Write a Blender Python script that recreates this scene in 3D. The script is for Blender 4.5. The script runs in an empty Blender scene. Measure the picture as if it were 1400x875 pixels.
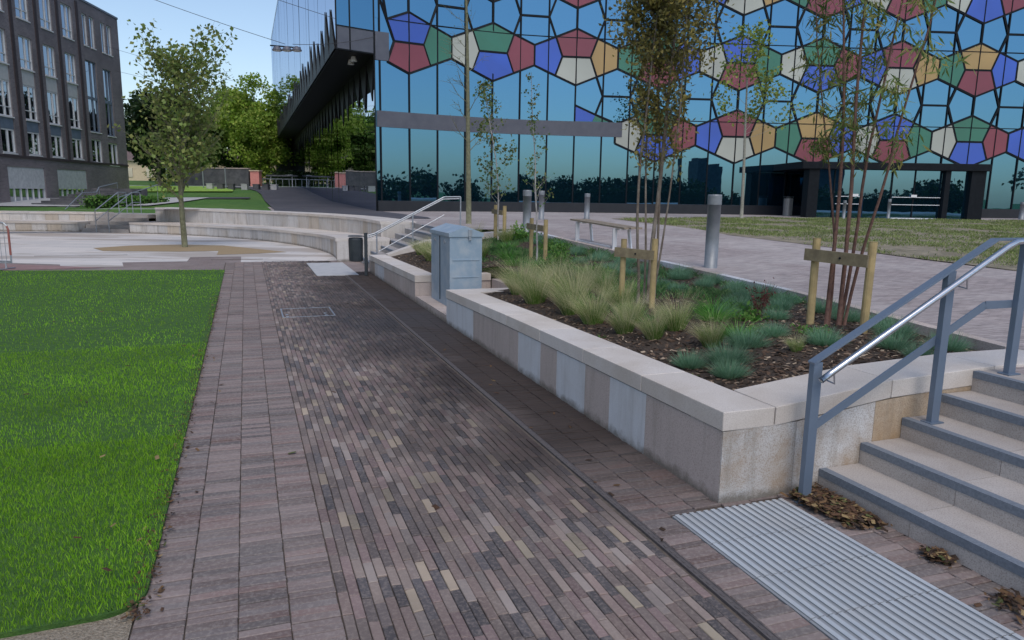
import bpy, math, random
import numpy as np
from mathutils import Vector, Matrix, noise
R = random.Random(7)
rad = math.radians
scene = bpy.context.scene
COL = scene.collection
# ------------------------------------------------------------------ frames
TH = rad(20.1)
CS, SN = math.cos(TH), math.sin(TH)
def W(u, v, z=0.0): return (-SN*u + CS*v, CS*u + SN*v, z)
def UV(x, y): return (-SN*x + CS*y, CS*x + SN*y)
def sm(a): a = max(0.0, min(1.0, a)); return a*a*(3-2*a)
def interp(x, pts):
    if x <= pts[0][0]: return pts[0][1]
    for (a, b), (c, d) in zip(pts, pts[1:]):
        if x <= c: return b+(d-b)*(x-a)/(c-a)
    return pts[-1][1]
def Zp(u): return .75 + .30*sm((u-8)/12)
def Zfar(x, y):
    u = -SN*x + CS*y
    z = interp(u, [(0, .75), (8, .75), (14, .9), (20, 1.05), (36, 1.05), (54, 1.2), (65, 1.55), (75, 1.72), (92, 2.5), (130, 3.4), (400, 6)])
    w = sm((-17.5-x)/3.0)
    zl = interp(y, [(30, .72), (42, .8), (52, 1.3), (62, 1.75), (92, 2.5), (130, 3.4), (400, 6)])
    return z*(1-w)+zl*w
def kerb(u): return interp(u, [(3.75, 5.95), (4.41, 6.09), (5.9, 6.38), (7.5, 6.78), (10.1, 7.02), (12, 7.0), (15, 6.88), (18.4, 6.88)])
def soilz(u, v):
    a = (v-3.2)/max(.5, kerb(u)-3.2)
    top = walltop(u)
    return (top-.05)*(1-a) + (Zp(u)-.07)*a + .06*math.sin(a*math.pi) + .02*noise.noise(Vector((u*1.7, v*1.7, 0)))
def walltop(u): return interp(u, [(3.7, .63), (5.8, .61), (7.8, .585), (10.8, .52), (12.6, .50), (18.2, .43)])
# ------------------------------------------------------------------ mesh builder
class MB:
    def __init__(s): s.v = []; s.f = []
    def add(s, vs, fs):
        o = len(s.v); s.v += [tuple(p) for p in vs]; s.f += [tuple(i+o for i in f) for f in fs]
    def hexa(s, p):   # 8 points: bottom 4 ccw, top 4 ccw
        s.add(p, [(3,2,1,0),(4,5,6,7),(0,1,5,4),(1,2,6,5),(2,3,7,6),(3,0,4,7)])
    def box(s, x0, x1, y0, y1, z0, z1, fn=None):
        p = [(x0,y0,z0),(x1,y0,z0),(x1,y1,z0),(x0,y1,z0),(x0,y0,z1),(x1,y0,z1),(x1,y1,z1),(x0,y1,z1)]
        if fn: p = [fn(*q) for q in p]
        s.hexa(p)
    def ubox(s, u0, u1, v0, v1, z0, z1):  # W flips orientation (left handed) -> reorder
        p = [(u0,v1,z0),(u1,v1,z0),(u1,v0,z0),(u0,v0,z0),(u0,v1,z1),(u1,v1,z1),(u1,v0,z1),(u0,v0,z1)]
        s.hexa([W(*q) for q in p])
    def bar(s, a, b, w, h, up=(0,0,1)):
        a, b = Vector(a), Vector(b); d = (b-a).normalized(); up = Vector(up)
        if abs(d.dot(up)) > .99: up = Vector((CS, SN, 0))
        r = d.cross(up).normalized()*w/2; t = r.cross(d).normalized()*h/2
        s.hexa([a-r-t, a+r-t, b+r-t, b-r-t, a-r+t, a+r+t, b+r+t, b-r+t])
    def tube(s, pts, rad_, n=8, cap=True):
        pts = [Vector(p) for p in pts]; m = len(pts)
        if not hasattr(rad_, '__len__'): rad_ = [rad_]*m
        ref = Vector((0.31, 0.17, .93)); o = len(s.v)
        for i, p in enumerate(pts):
            d = (pts[min(i+1, m-1)]-pts[max(i-1, 0)])
            if d.length < 1e-9: d = Vector((0,0,1))
            d.normalize()
            if abs(d.dot(ref)) > .97: ref = Vector((1, .1, 0)).normalized()
            a = d.cross(ref).normalized(); b = d.cross(a)
            for k in range(n):
                t = 2*math.pi*k/n; q = p + (a*math.cos(t)+b*math.sin(t))*rad_[i]
                s.v.append((q.x, q.y, q.z))
        for i in range(m-1):
            for k in range(n):
                k2 = (k+1) % n
                s.f.append((o+i*n+k, o+i*n+k2, o+(i+1)*n+k2, o+(i+1)*n+k))
        if cap:
            s.f.append(tuple(o+k for k in range(n))); s.f.append(tuple(o+(m-1)*n+k for k in reversed(range(n))))
    def cyl(s, x, y, z0, z1, r, n=20): s.tube([(x,y,z0),(x,y,z1)], r, n)
    def prism(s, poly, z0, z1):
        n = len(poly); o = len(s.v)
        s.v += [(p[0],p[1],z0) for p in poly]+[(p[0],p[1],z1) for p in poly]
        s.f.append(tuple(o+i for i in reversed(range(n)))); s.f.append(tuple(o+n+i for i in range(n)))
        for i in range(n):
            j = (i+1) % n; s.f.append((o+i, o+j, o+n+j, o+n+i))
    def build(s, name, mat, parent=None, smooth=False, bevel=0, loc=None):
        me = bpy.data.meshes.new(name)
        vs = s.v
        base = (0,0,0)
        if parent is not None:
            q_ = parent
            while q_.parent is not None and '_base' not in q_: q_ = q_.parent
            base = q_.get('_base', (0,0,0))
        elif loc is not None: base = loc
        if any(base): vs = [(p[0]-base[0], p[1]-base[1], p[2]-base[2]) for p in vs]
        me.from_pydata(vs, [], s.f)
        me.materials.append(mat)
        if smooth: me.polygons.foreach_set('use_smooth', [True]*len(me.polygons))
        me.update()
        o = bpy.data.objects.new(name, me); COL.objects.link(o)
        if parent is not None: o.parent = parent
        elif loc is not None: o.location = loc
        if bevel:
            md = o.modifiers.new('bev', 'BEVEL'); md.width = bevel; md.segments = 2; md.limit_method = 'ANGLE'; md.angle_limit = rad(40)
        return o
def struct(o, kind='structure'): o['kind'] = kind; return o
def tag(o, label, cat, group=None, kind=None):
    o['label'] = label; o['category'] = cat
    if group: o['group'] = group
    if kind: o['kind'] = kind
    return o
def thing(name, label, cat, base=(0,0,0), group=None):
    o = bpy.data.objects.new(name, None); COL.objects.link(o); o.location = base
    o.empty_display_size = .2
    o['_base'] = tuple(base)
    return tag(o, label, cat, group)
def copy_thing(src, loc, rz=0, scale=1.0, label=None):
    r = src.copy(); COL.objects.link(r); r.location = loc; r.rotation_euler = (0,0,rz)
    r.scale = (scale,)*3 if not hasattr(scale, '__len__') else scale
    if label: r['label'] = label
    for ch in list(src.children):
        c = ch.copy(); COL.objects.link(c); c.parent = r
        for g in list(ch.children):
            d = g.copy(); COL.objects.link(d); d.parent = c
    return r
ORD = ['nearest','second','third','fourth','fifth','sixth','seventh','eighth','ninth','tenth','eleventh','twelfth','thirteenth','fourteenth','fifteenth','sixteenth','seventeenth','eighteenth','nineteenth','twentieth','twenty first','twenty second','twenty third','twenty fourth','twenty fifth']
# ------------------------------------------------------------------ materials
def newmat(name):
    m = bpy.data.materials.new(name); m.use_nodes = True
    nt = m.node_tree; b = nt.nodes['Principled BSDF']; return m, nt, b
def N(nt, t, **k):
    n = nt.nodes.new(t)
    for a, v in k.items(): setattr(n, a, v)
    return n
def L(nt, a, b): nt.links.new(a, b)
def ramp(nt, stops, interp_='LINEAR'):
    r = N(nt, 'ShaderNodeValToRGB'); cr = r.color_ramp; cr.interpolation = interp_
    cr.elements[0].position = stops[0][0]; cr.elements[0].color = (*stops[0][1], 1)
    cr.elements[1].position = stops[-1][0]; cr.elements[1].color = (*stops[-1][1], 1)
    for p, c in stops[1:-1]:
        e = cr.elements.new(p); e.color = (*c, 1)
    return r
def noise_(nt, scale, detail=4, rough=.6, vec=None, dist=0):
    n = N(nt, 'ShaderNodeTexNoise'); n.inputs['Scale'].default_value = scale; n.inputs['Detail'].default_value = detail
    n.inputs['Roughness'].default_value = rough; n.inputs['Distortion'].default_value = dist
    if vec: L(nt, vec, n.inputs['Vector'])
    return n
def pos(nt, rotz=0, scale=(1,1,1)):
    g = N(nt, 'ShaderNodeNewGeometry'); m = N(nt, 'ShaderNodeMapping'); m.vector_type = 'POINT'
    m.inputs['Rotation'].default_value = (0,0,rotz); m.inputs['Scale'].default_value = scale
    L(nt, g.outputs['Position'], m.inputs['Vector']); return m.outputs['Vector']
def mix(nt, a, b, f, mode='MIX'):
    m = N(nt, 'ShaderNodeMix'); m.data_type = 'RGBA'; m.blend_type = mode
    for s, i in ((f, 0), (a, 6), (b, 7)):
        if hasattr(s, 'links') or hasattr(s, 'is_linked'): L(nt, s, m.inputs[i])
        else: m.inputs[i].default_value = s if i == 0 else (*s, 1)
    return m.outputs[2]
def bump(nt, b, h, strength=.3, dist=.01, nrm=None):
    n = N(nt, 'ShaderNodeBump'); n.inputs['Strength'].default_value = strength; n.inputs['Distance'].default_value = dist
    L(nt, h, n.inputs['Height'])
    if nrm: L(nt, nrm, n.inputs['Normal'])
    L(nt, n.outputs['Normal'], b.inputs['Normal']); return n.outputs['Normal']
def pm(name, c1, c2=None, scale=8, rough=.8, bs=.2, bscale=None, metal=0, detail=5, spec=.5, c3=None, scale3=1.2, f3=.5, bd=.004):
    m, nt, b = newmat(name)
    b.inputs['Roughness'].default_value = rough; b.inputs['Metallic'].default_value = metal
    b.inputs['Specular IOR Level'].default_value = spec
    if c2 is None: b.inputs['Base Color'].default_value = (*c1, 1)
    else:
        p = pos(nt); n = noise_(nt, scale, detail, .6, p)
        r = ramp(nt, [(.35, c1), (.65, c2)]); L(nt, n.outputs['Fac'], r.inputs['Fac']); out = r.outputs['Color']
        if c3:
            n3 = noise_(nt, scale3, 3, .55, p); r3 = ramp(nt, [(.45, (0,0,0)), (.65, (f3,)*3)]); L(nt, n3.outputs['Fac'], r3.inputs['Fac'])
            out = mix(nt, out, c3, r3.outputs['Color'])
        L(nt, out, b.inputs['Base Color'])
        if bs:
            nb = noise_(nt, bscale or scale*4, 4, .6, p); bump(nt, b, nb.outputs['Fac'], bs, bd)
    return m
def island_mat(name, stops, rough=.8, jit=(.72,1.22), speck=None, speck_scale=120, speck_f=.3, stain=None, stain_scale=1., stain_f=.5, bs=.3, bscale=60, extra=None, spec=.3, streak=0):
    m, nt, b = newmat(name); b.inputs['Roughness'].default_value = rough; b.inputs['Specular IOR Level'].default_value = spec
    g = N(nt, 'ShaderNodeNewGeometry')
    r = ramp(nt, stops, 'CONSTANT'); L(nt, g.outputs['Random Per Island'], r.inputs['Fac']); out = r.outputs['Color']
    p = pos(nt)
    # slight value jitter per island
    w = N(nt, 'ShaderNodeTexWhiteNoise', noise_dimensions='1D'); L(nt, g.outputs['Random Per Island'], w.inputs['W'])
    mr = N(nt, 'ShaderNodeMapRange'); mr.inputs['To Min'].default_value = jit[0]; mr.inputs['To Max'].default_value = jit[1]
    L(nt, w.outputs['Value'], mr.inputs['Value'])
    hs = N(nt, 'ShaderNodeHueSaturation'); L(nt, out, hs.inputs['Color']); L(nt, mr.outputs['Result'], hs.inputs['Value']); out = hs.outputs['Color']
    if speck:
        n = noise_(nt, speck_scale, 3, .7, p); rr = ramp(nt, [(.47, (0,0,0)), (.62, (speck_f,)*3)]); L(nt, n.outputs['Fac'], rr.inputs['Fac'])
        out = mix(nt, out, speck, rr.outputs['Color'])
    if stain:
        n = noise_(nt, stain_scale, 4, .6, p, .4); rr = ramp(nt, [(.42, (0,0,0)), (.68, (stain_f,)*3)]); L(nt, n.outputs['Fac'], rr.inputs['Fac'])
        out = mix(nt, out, stain, rr.outputs['Color'])
    if streak:
        mp = N(nt, 'ShaderNodeMapping'); mp.inputs['Scale'].default_value = (7, 7, .7); L(nt, p, mp.inputs['Vector'])
        n = noise_(nt, 1., 5, .7, mp.outputs[0]); rr = ramp(nt, [(.48, (0,0,0)), (.72, (streak,)*3)]); L(nt, n.outputs['Fac'], rr.inputs['Fac'])
        out = mix(nt, out, (.22,.19,.15), rr.outputs['Color'])
        sz = N(nt, 'ShaderNodeSeparateXYZ'); L(nt, p, sz.inputs[0]); nn2 = noise_(nt, 9, 4, .7, p)
        ad = N(nt, 'ShaderNodeMath', operation='MULTIPLY_ADD'); L(nt, nn2.outputs['Fac'], ad.inputs[0]); ad.inputs[1].default_value = -.16; L(nt, sz.outputs['Z'], ad.inputs[2])
        mg_ = N(nt, 'ShaderNodeMapRange'); mg_.inputs['From Min'].default_value = .0; mg_.inputs['From Max'].default_value = -.07; mg_.inputs['To Max'].default_value = .75; L(nt, ad.outputs[0], mg_.inputs['Value'])
        out = mix(nt, out, (.12,.105,.08), mg_.outputs['Result'])
    if extra: out = extra(nt, out, p)
    L(nt, out, b.inputs['Base Color'])
    nb = noise_(nt, bscale, 4, .65, p); bump(nt, b, nb.outputs['Fac'], bs, .004)
    return m
M = {}
def damp_shade_fn(nt, out, p):   # damp moss plus the wall's painted shade on brick beside it, in uv space
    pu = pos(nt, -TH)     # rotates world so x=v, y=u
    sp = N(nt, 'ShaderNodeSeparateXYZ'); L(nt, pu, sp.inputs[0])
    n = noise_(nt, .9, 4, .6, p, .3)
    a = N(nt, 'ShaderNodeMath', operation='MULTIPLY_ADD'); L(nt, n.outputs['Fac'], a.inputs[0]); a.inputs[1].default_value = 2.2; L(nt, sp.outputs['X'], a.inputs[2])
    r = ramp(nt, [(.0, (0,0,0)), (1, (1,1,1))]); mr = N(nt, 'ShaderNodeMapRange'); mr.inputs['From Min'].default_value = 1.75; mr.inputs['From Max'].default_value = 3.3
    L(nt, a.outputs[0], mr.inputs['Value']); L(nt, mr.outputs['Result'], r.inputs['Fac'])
    # damp and painted shade both fade out toward the steps
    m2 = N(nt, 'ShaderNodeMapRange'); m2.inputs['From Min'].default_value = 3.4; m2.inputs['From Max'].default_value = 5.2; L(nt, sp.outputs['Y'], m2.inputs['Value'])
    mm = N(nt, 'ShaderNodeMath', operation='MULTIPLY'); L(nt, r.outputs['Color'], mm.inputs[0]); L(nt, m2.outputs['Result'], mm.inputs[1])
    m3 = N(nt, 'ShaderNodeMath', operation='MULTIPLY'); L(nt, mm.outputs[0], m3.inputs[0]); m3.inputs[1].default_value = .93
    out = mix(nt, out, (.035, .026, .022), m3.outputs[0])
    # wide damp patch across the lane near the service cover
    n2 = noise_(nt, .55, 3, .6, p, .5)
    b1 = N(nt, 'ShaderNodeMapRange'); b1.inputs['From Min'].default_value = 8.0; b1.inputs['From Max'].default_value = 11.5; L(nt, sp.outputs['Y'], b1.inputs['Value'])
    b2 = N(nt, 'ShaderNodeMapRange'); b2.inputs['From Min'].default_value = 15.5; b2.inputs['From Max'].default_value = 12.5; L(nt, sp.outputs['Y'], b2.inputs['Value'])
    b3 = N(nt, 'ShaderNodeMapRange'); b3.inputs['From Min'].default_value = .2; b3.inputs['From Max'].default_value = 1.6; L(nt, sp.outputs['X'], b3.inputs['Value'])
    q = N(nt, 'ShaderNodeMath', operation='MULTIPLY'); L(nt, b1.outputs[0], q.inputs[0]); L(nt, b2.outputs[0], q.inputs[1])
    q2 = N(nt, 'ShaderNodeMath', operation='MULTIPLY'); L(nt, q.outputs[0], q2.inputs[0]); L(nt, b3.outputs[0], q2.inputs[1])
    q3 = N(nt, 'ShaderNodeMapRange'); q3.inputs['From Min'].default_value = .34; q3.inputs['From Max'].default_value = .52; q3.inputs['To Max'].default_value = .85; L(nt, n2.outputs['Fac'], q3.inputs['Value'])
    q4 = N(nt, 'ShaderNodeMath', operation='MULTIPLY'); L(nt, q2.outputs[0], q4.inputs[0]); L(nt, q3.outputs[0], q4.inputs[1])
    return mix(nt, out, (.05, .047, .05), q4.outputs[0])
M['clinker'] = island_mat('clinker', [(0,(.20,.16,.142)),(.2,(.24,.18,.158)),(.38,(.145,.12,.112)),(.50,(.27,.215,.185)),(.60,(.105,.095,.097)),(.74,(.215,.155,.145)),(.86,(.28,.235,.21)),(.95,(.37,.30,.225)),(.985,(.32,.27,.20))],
   rough=.72, speck=(.4,.33,.28), speck_scale=45, speck_f=.3, stain=(.06,.05,.05), stain_scale=1.3, stain_f=.35, bs=.5, bscale=50, extra=damp_shade_fn)
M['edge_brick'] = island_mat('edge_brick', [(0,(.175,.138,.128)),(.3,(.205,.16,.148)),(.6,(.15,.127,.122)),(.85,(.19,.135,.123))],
   rough=.75, speck=(.38,.34,.31), speck_scale=40, speck_f=.3, stain=(.31,.275,.25), stain_scale=1.6, stain_f=.3, bs=.5, bscale=50, extra=damp_shade_fn)
M['joint'] = pm('joint', (.09,.075,.062), (.14,.115,.095), 30, .95, .4)
def brickmat(name, c1, c2, c3, rotz, bw, bh, mort=(.14,.12,.10), rough=.8):
    m, nt, b = newmat(name); b.inputs['Roughness'].default_value = rough
    p = pos(nt, rotz); t = N(nt, 'ShaderNodeTexBrick'); L(nt, p, t.inputs['Vector'])
    t.inputs['Scale'].default_value = 1; t.inputs['Brick Width'].default_value = bw; t.inputs['Row Height'].default_value = bh
    t.inputs['Mortar Size'].default_value = .004; t.inputs['Color1'].default_value = (*c1,1); t.inputs['Color2'].default_value = (*c2,1); t.inputs['Mortar'].default_value = (*mort,1)
    n = noise_(nt, .5, 4, .6, p, .3); r = ramp(nt, [(.4, (0,0,0)), (.65, (.6,)*3)]); L(nt, n.outputs['Fac'], r.inputs['Fac'])
    out = mix(nt, t.outputs['Color'], c3, r.outputs['Color'])
    mq = N(nt, 'ShaderNodeMapping'); mq.inputs['Scale'].default_value = (2.2, 14, 1); L(nt, p, mq.inputs['Vector'])
    n2 = noise_(nt, 1.6, 5, .75, mq.outputs[0]); r2 = ramp(nt, [(.33, (.62,.62,.62)), (.5,(1,1,1)), (.68, (1.25,1.25,1.25))]); L(nt, n2.outputs['Fac'], r2.inputs['Fac'])
    out = mix(nt, out, r2.outputs['Color'], 1.0, 'MULTIPLY')
    L(nt, out, b.inputs['Base Color']); bump(nt, b, n2.outputs['Fac'], .25, .004)
    return m
M['plaza_brick'] = brickmat('plaza_brick', (.40,.34,.325), (.27,.23,.225), (.46,.42,.40), -TH, .21, .07)
M['lane_brick'] = brickmat('lane_brick', (.26,.20,.185), (.19,.15,.145), (.30,.26,.24), -TH, .21, .052)
M['dark_path'] = pm('dark_path', (.055,.055,.065), (.085,.08,.09), 3, .8, .2, c3=(.12,.11,.12), scale3=.3, f3=.4)
M['granite'] = island_mat('granite', [(0,(.52,.455,.42)),(.22,(.62,.66,.70)),(.42,(.55,.48,.44)),(.6,(.64,.67,.70)),(.8,(.50,.44,.405))], jit=(.9,1.1),
   rough=.7, speck=(.26,.19,.16), speck_scale=110, speck_f=.6, stain=(.34,.26,.19), stain_scale=1.1, stain_f=.3, bs=.4, bscale=120, streak=.45)
M['granite_pale'] = island_mat('granite_pale', [(0,(.60,.62,.64)),(.5,(.63,.645,.66))], jit=(.95,1.06), rough=.7, speck=(.42,.44,.46), speck_scale=110, speck_f=.35, stain=(.46,.44,.42), stain_scale=1.6, stain_f=.35, bs=.3, bscale=120, streak=.3)
M['granite_pink'] = island_mat('granite_pink', [(0,(.50,.435,.40)),(.5,(.53,.455,.415))], jit=(.93,1.06), rough=.7, speck=(.26,.19,.16), speck_scale=110, speck_f=.5, stain=(.40,.35,.31), stain_scale=1.1, stain_f=.35, bs=.4, bscale=120, streak=.4)
M['granite_arc'] = island_mat('granite_arc', [(0,(.60,.60,.60)),(.4,(.64,.62,.60)),(.65,(.57,.57,.57)),(.88,(.55,.50,.44))], jit=(.88,1.1),
   rough=.7, speck=(.3,.25,.2), speck_scale=90, speck_f=.4, stain=(.42,.34,.24), stain_scale=.9, stain_f=.4, bs=.3, bscale=120, streak=.5)
M['granite_rust'] = island_mat('granite_rust', [(0,(.52,.45,.39)),(.3,(.58,.575,.56)),(.6,(.46,.37,.27))], jit=(.9,1.1),
   rough=.7, speck=(.2,.14,.1), speck_scale=110, speck_f=.55, stain=(.30,.19,.09), stain_scale=2.2, stain_f=.75, bs=.4, bscale=120, streak=.7)
M['coping'] = island_mat('coping', [(0,(.64,.59,.535)),(.5,(.67,.625,.575)),(.75,(.61,.575,.54))], jit=(.92,1.08),
   rough=.65, speck=(.3,.25,.22), speck_scale=150, speck_f=.4, stain=(.36,.29,.22), stain_scale=1.5, stain_f=.35, bs=.2, bscale=140)
M['step'] = island_mat('step', [(0,(.45,.425,.405)),(.4,(.42,.405,.395)),(.7,(.47,.435,.405))], jit=(.92,1.08),
   rough=.7, speck=(.18,.15,.13), speck_scale=120, speck_f=.5, stain=(.22,.18,.15), stain_scale=2, stain_f=.4, bs=.3, bscale=120)
M['nosing'] = pm('nosing', (.13,.155,.185), (.18,.205,.24), 60, .75, .2)
M['tactile'] = pm('tactile', (.39,.425,.455), (.46,.495,.52), 6, .7, .3, 200, c3=(.36,.36,.35), scale3=3, f3=.5)
_nt = M['tactile'].node_tree; _b = _nt.nodes['Principled BSDF']; _src = _b.inputs['Base Color'].links[0].from_socket
_g = N(_nt, 'ShaderNodeNewGeometry'); _s = N(_nt, 'ShaderNodeSeparateXYZ'); L(_nt, _g.outputs['Position'], _s.inputs[0])
_m = N(_nt, 'ShaderNodeMapRange'); _m.inputs['From Min'].default_value = .003; _m.inputs['From Max'].default_value = .006; L(_nt, _s.outputs['Z'], _m.inputs['Value'])
L(_nt, mix(_nt, (.25,.265,.28), _src, _m.outputs['Result']), _b.inputs['Base Color'])   # dirt lies in the grooves
M['tactile_rib'] = pm('tactile_rib', (.44,.48,.51), (.5,.54,.57), 8, .65, .3, 200)
def slabfn():
    m, nt, b = newmat('pale_slab'); b.inputs['Roughness'].default_value = .7
    p = pos(nt); t = N(nt, 'ShaderNodeTexBrick'); L(nt, p, t.inputs['Vector']); t.inputs['Scale'].default_value = 1
    t.inputs['Brick Width'].default_value = 1.8; t.inputs['Row Height'].default_value = .6; t.inputs['Mortar Size'].default_value = .006
    t.inputs['Color1'].default_value = (.55,.53,.51,1); t.inputs['Color2'].default_value = (.66,.62,.58,1); t.inputs['Mortar'].default_value = (.2,.19,.18,1)
    mp = N(nt, 'ShaderNodeMapping'); mp.inputs['Scale'].default_value = (.16, .55, 1); L(nt, p, mp.inputs['Vector'])
    n = noise_(nt, 1., 4, .6, mp.outputs[0], .2); r = ramp(nt, [(.5, (0,0,0)), (.56, (.75,)*3)]); L(nt, n.outputs['Fac'], r.inputs['Fac'])
    out = mix(nt, t.outputs['Color'], (.36,.31,.27), r.outputs['Color']); L(nt, out, b.inputs['Base Color'])
    n2 = noise_(nt, 40, 4, .7, p); bump(nt, b, n2.outputs['Fac'], .2, .004); return m
M['slab'] = slabfn()
M['tan_patch'] = pm('tan_patch', (.30,.22,.12), (.36,.27,.16), 14, .85, .4, 60)
M['red_patch'] = pm('red_patch', (.25,.15,.14), (.30,.20,.19), 5, .85, .3, 60)
M['concrete'] = pm('concrete', (.40,.41,.42), (.48,.48,.48), 5, .8, .3, 80)
M['gravel'] = pm('gravel', (.20,.16,.11), (.40,.34,.26), 70, .95, 1., 90, bd=.02)
M['soil'] = pm('soil', (.035,.025,.018), (.09,.062,.042), 35, .95, 1., 60, bd=.03)
M['chip'] = island_mat('chip', [(0,(.09,.055,.035)),(.3,(.035,.024,.017)),(.6,(.16,.11,.075)),(.88,(.36,.28,.2))], rough=.9, bs=.3)
M['deadleaf'] = island_mat('deadleaf', [(0,(.085,.045,.025)),(.3,(.045,.028,.018)),(.6,(.13,.075,.035)),(.83,(.24,.17,.08)),(.94,(.08,.09,.03))], rough=.8, bs=.2)
M['lawn_base'] = pm('lawn_base', (.03,.09,.012), (.06,.14,.02), 12, .95, .8, 60, bd=.02)
M['far_grass'] = pm('far_grass', (.045,.13,.018), (.08,.19,.028), 2.5, .95, .8, 30, bd=.04, c3=(.12,.2,.04), scale3=.2, f3=.5)
M['mown_sunlit'] = pm('mown_sunlit', (.20,.38,.04), (.32,.50,.07), 2.5, .95, .8, 30, bd=.04, c3=(.24,.36,.08), scale3=.2, f3=.5)  # sunlight on the far lawn put into a lighter grass colour
M['turf_base'] = pm('turf_base', (.17,.15,.10), (.30,.26,.19), 3, .95, 1., 20, bd=.04)
def leafmat(name, c1, c2, c3=None, trans=.35, rough=.55, extra=None, spec=.35):
    m, nt, b = newmat(name); b.inputs['Roughness'].default_value = rough; b.inputs['Specular IOR Level'].default_value = spec
    g = N(nt, 'ShaderNodeNewGeometry')
    stops = [(0, c1), (.55, c2), (1, c3 or c2)]
    r = ramp(nt, stops); L(nt, g.outputs['Random Per Island'], r.inputs['Fac'])
    p = pos(nt); n = noise_(nt, .9, 2, .5, p); rr = ramp(nt, [(.3, (.7,.7,.7)), (.7, (1.25,1.25,1.25))]); L(nt, n.outputs['Fac'], rr.inputs['Fac'])
    out = mix(nt, r.outputs['Color'], rr.outputs['Color'], 1.0, 'MULTIPLY')
    L(nt, out, b.inputs['Base Color'])
    tr = N(nt, 'ShaderNodeBsdfTranslucent'); L(nt, out, tr.inputs['Color'])
    ms = N(nt, 'ShaderNodeMixShader'); ms.inputs[0].default_value = trans
    L(nt, b.outputs[0], ms.inputs[1]); L(nt, tr.outputs[0], ms.inputs[2]); L(nt, ms.outputs[0], nt.nodes['Material Output'].inputs['Surface'])
    return m
M['blade'] = leafmat('blade', (.16,.37,.018), (.24,.49,.03), (.35,.57,.06), trans=.3, rough=.8, spec=.12)
M['turf_blade'] = leafmat('turf_blade', (.16,.22,.06), (.24,.31,.09), (.38,.37,.2))
M['fescue'] = leafmat('fescue', (.10,.24,.13), (.18,.35,.20), (.30,.44,.30))
M['feather_green'] = leafmat('feather_green', (.09,.22,.035), (.16,.30,.055), (.28,.38,.10))
M['feather_blond'] = leafmat('feather_blond', (.46,.45,.20), (.60,.57,.31), (.72,.66,.42))
M['shrub'] = leafmat('shrub', (.06,.17,.03), (.11,.26,.045), (.2,.32,.08))
M['cover'] = leafmat('cover', (.06,.16,.05), (.11,.24,.075), (.17,.29,.11))
M['sedge'] = leafmat('sedge', (.07,.24,.03), (.12,.33,.05), (.2,.38,.08))
M['red_leaf'] = leafmat('red_leaf', (.10,.02,.025), (.18,.04,.04), (.12,.05,.03))
M['maple'] = leafmat('maple', (.13,.20,.045), (.20,.28,.07), (.33,.34,.11))
M['rowan'] = leafmat('rowan', (.11,.10,.03), (.19,.18,.05), (.38,.30,.08))
M['willow'] = leafmat('willow', (.09,.15,.04), (.15,.21,.055), (.3,.27,.08))
M['birch'] = leafmat('birch', (.07,.14,.04), (.12,.18,.055), (.22,.2,.07))
M['birch_far'] = leafmat('birch_far', (.14,.22,.04), (.24,.32,.06), (.34,.36,.09))
M['tree_sunlit'] = leafmat('tree_sunlit', (.18,.30,.03), (.27,.40,.05), (.40,.46,.09), trans=.4)  # background sunlight put into a lighter leaf colour
M['tree_mid'] = leafmat('tree_mid', (.06,.14,.025), (.11,.21,.035), (.19,.27,.06))
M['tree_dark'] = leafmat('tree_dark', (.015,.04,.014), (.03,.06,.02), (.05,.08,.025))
M['bark_twig'] = pm('bark_twig', (.11,.08,.06), (.24,.21,.17), 6, .85, .5, 60)
M['bark'] = pm('bark', (.09,.075,.06), (.17,.15,.12), 30, .9, .6, 60)
M['bark_grey'] = pm('bark_grey', (.20,.20,.16), (.33,.32,.27), 20, .9, .5, 60)
M['bark_olive'] = pm('bark_olive', (.12,.12,.07), (.2,.2,.12), 12, .85, .4, 60)
M['bark_red'] = pm('bark_red', (.09,.045,.035), (.16,.085,.06), 25, .8, .5, 60)
M['bark_pale'] = pm('bark_pale', (.45,.44,.42), (.3,.27,.25), 14, .8, .4, 60)
M['stake'] = pm('stake', (.36,.27,.12), (.46,.35,.17), 9, .8, .4, 40, c3=(.24,.19,.1), scale3=5, f3=.5)
M['crossbar'] = pm('crossbar', (.16,.13,.08), (.24,.2,.12), 12, .85, .4, 40)
M['rail_paint'] = pm('rail_paint', (.15,.20,.27), (.17,.22,.29), 4, .45, .0, metal=.35)
M['steel'] = pm('steel', (.62,.63,.65), (.55,.56,.58), 30, .22, .0, metal=1)
M['galv'] = pm('galv', (.33,.36,.40), (.42,.45,.48), 14, .45, .1, metal=.6)
M['bollard'] = pm('bollard', (.20,.22,.24), (.25,.27,.29), 6, .45, .0, metal=.25)
M['cab_blue'] = pm('cab_blue', (.28,.37,.45), (.34,.43,.51), 3, .5, .1, 60, c3=(.42,.47,.50), scale3=6, f3=.6, metal=.2)
M['binmat'] = pm('binmat', (.025,.032,.038), (.04,.048,.055), 6, .4, .0)
M['bin_pale'] = pm('bin_pale', (.22,.22,.22), (.26,.26,.26), 6, .4, .0, metal=.4)
M['grate'] = pm('grate', (.085,.075,.075), (.12,.105,.10), 30, .7, .0)
M['slat'] = pm('slat', (.25,.20,.15), (.33,.27,.2), 10, .7, .2)
M['white_metal'] = pm('white_metal', (.62,.64,.66), (.7,.7,.72), 6, .4, .0)
M['dark_metal'] = pm('dark_metal', (.006,.008,.011), (.010,.013,.017), 6, .55, .0, spec=.15)
M['panel_band'] = pm('panel_band', (.075,.08,.105), (.095,.10,.125), 2, .35, .0)
M['plinth_dark'] = pm('plinth_dark', (.01,.012,.018), (.016,.018,.024), 2, .35, .0)
M['soffit'] = pm('soffit', (.005,.005,.005), (.009,.008,.007), 1, .5, .0, spec=.2)
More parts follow.
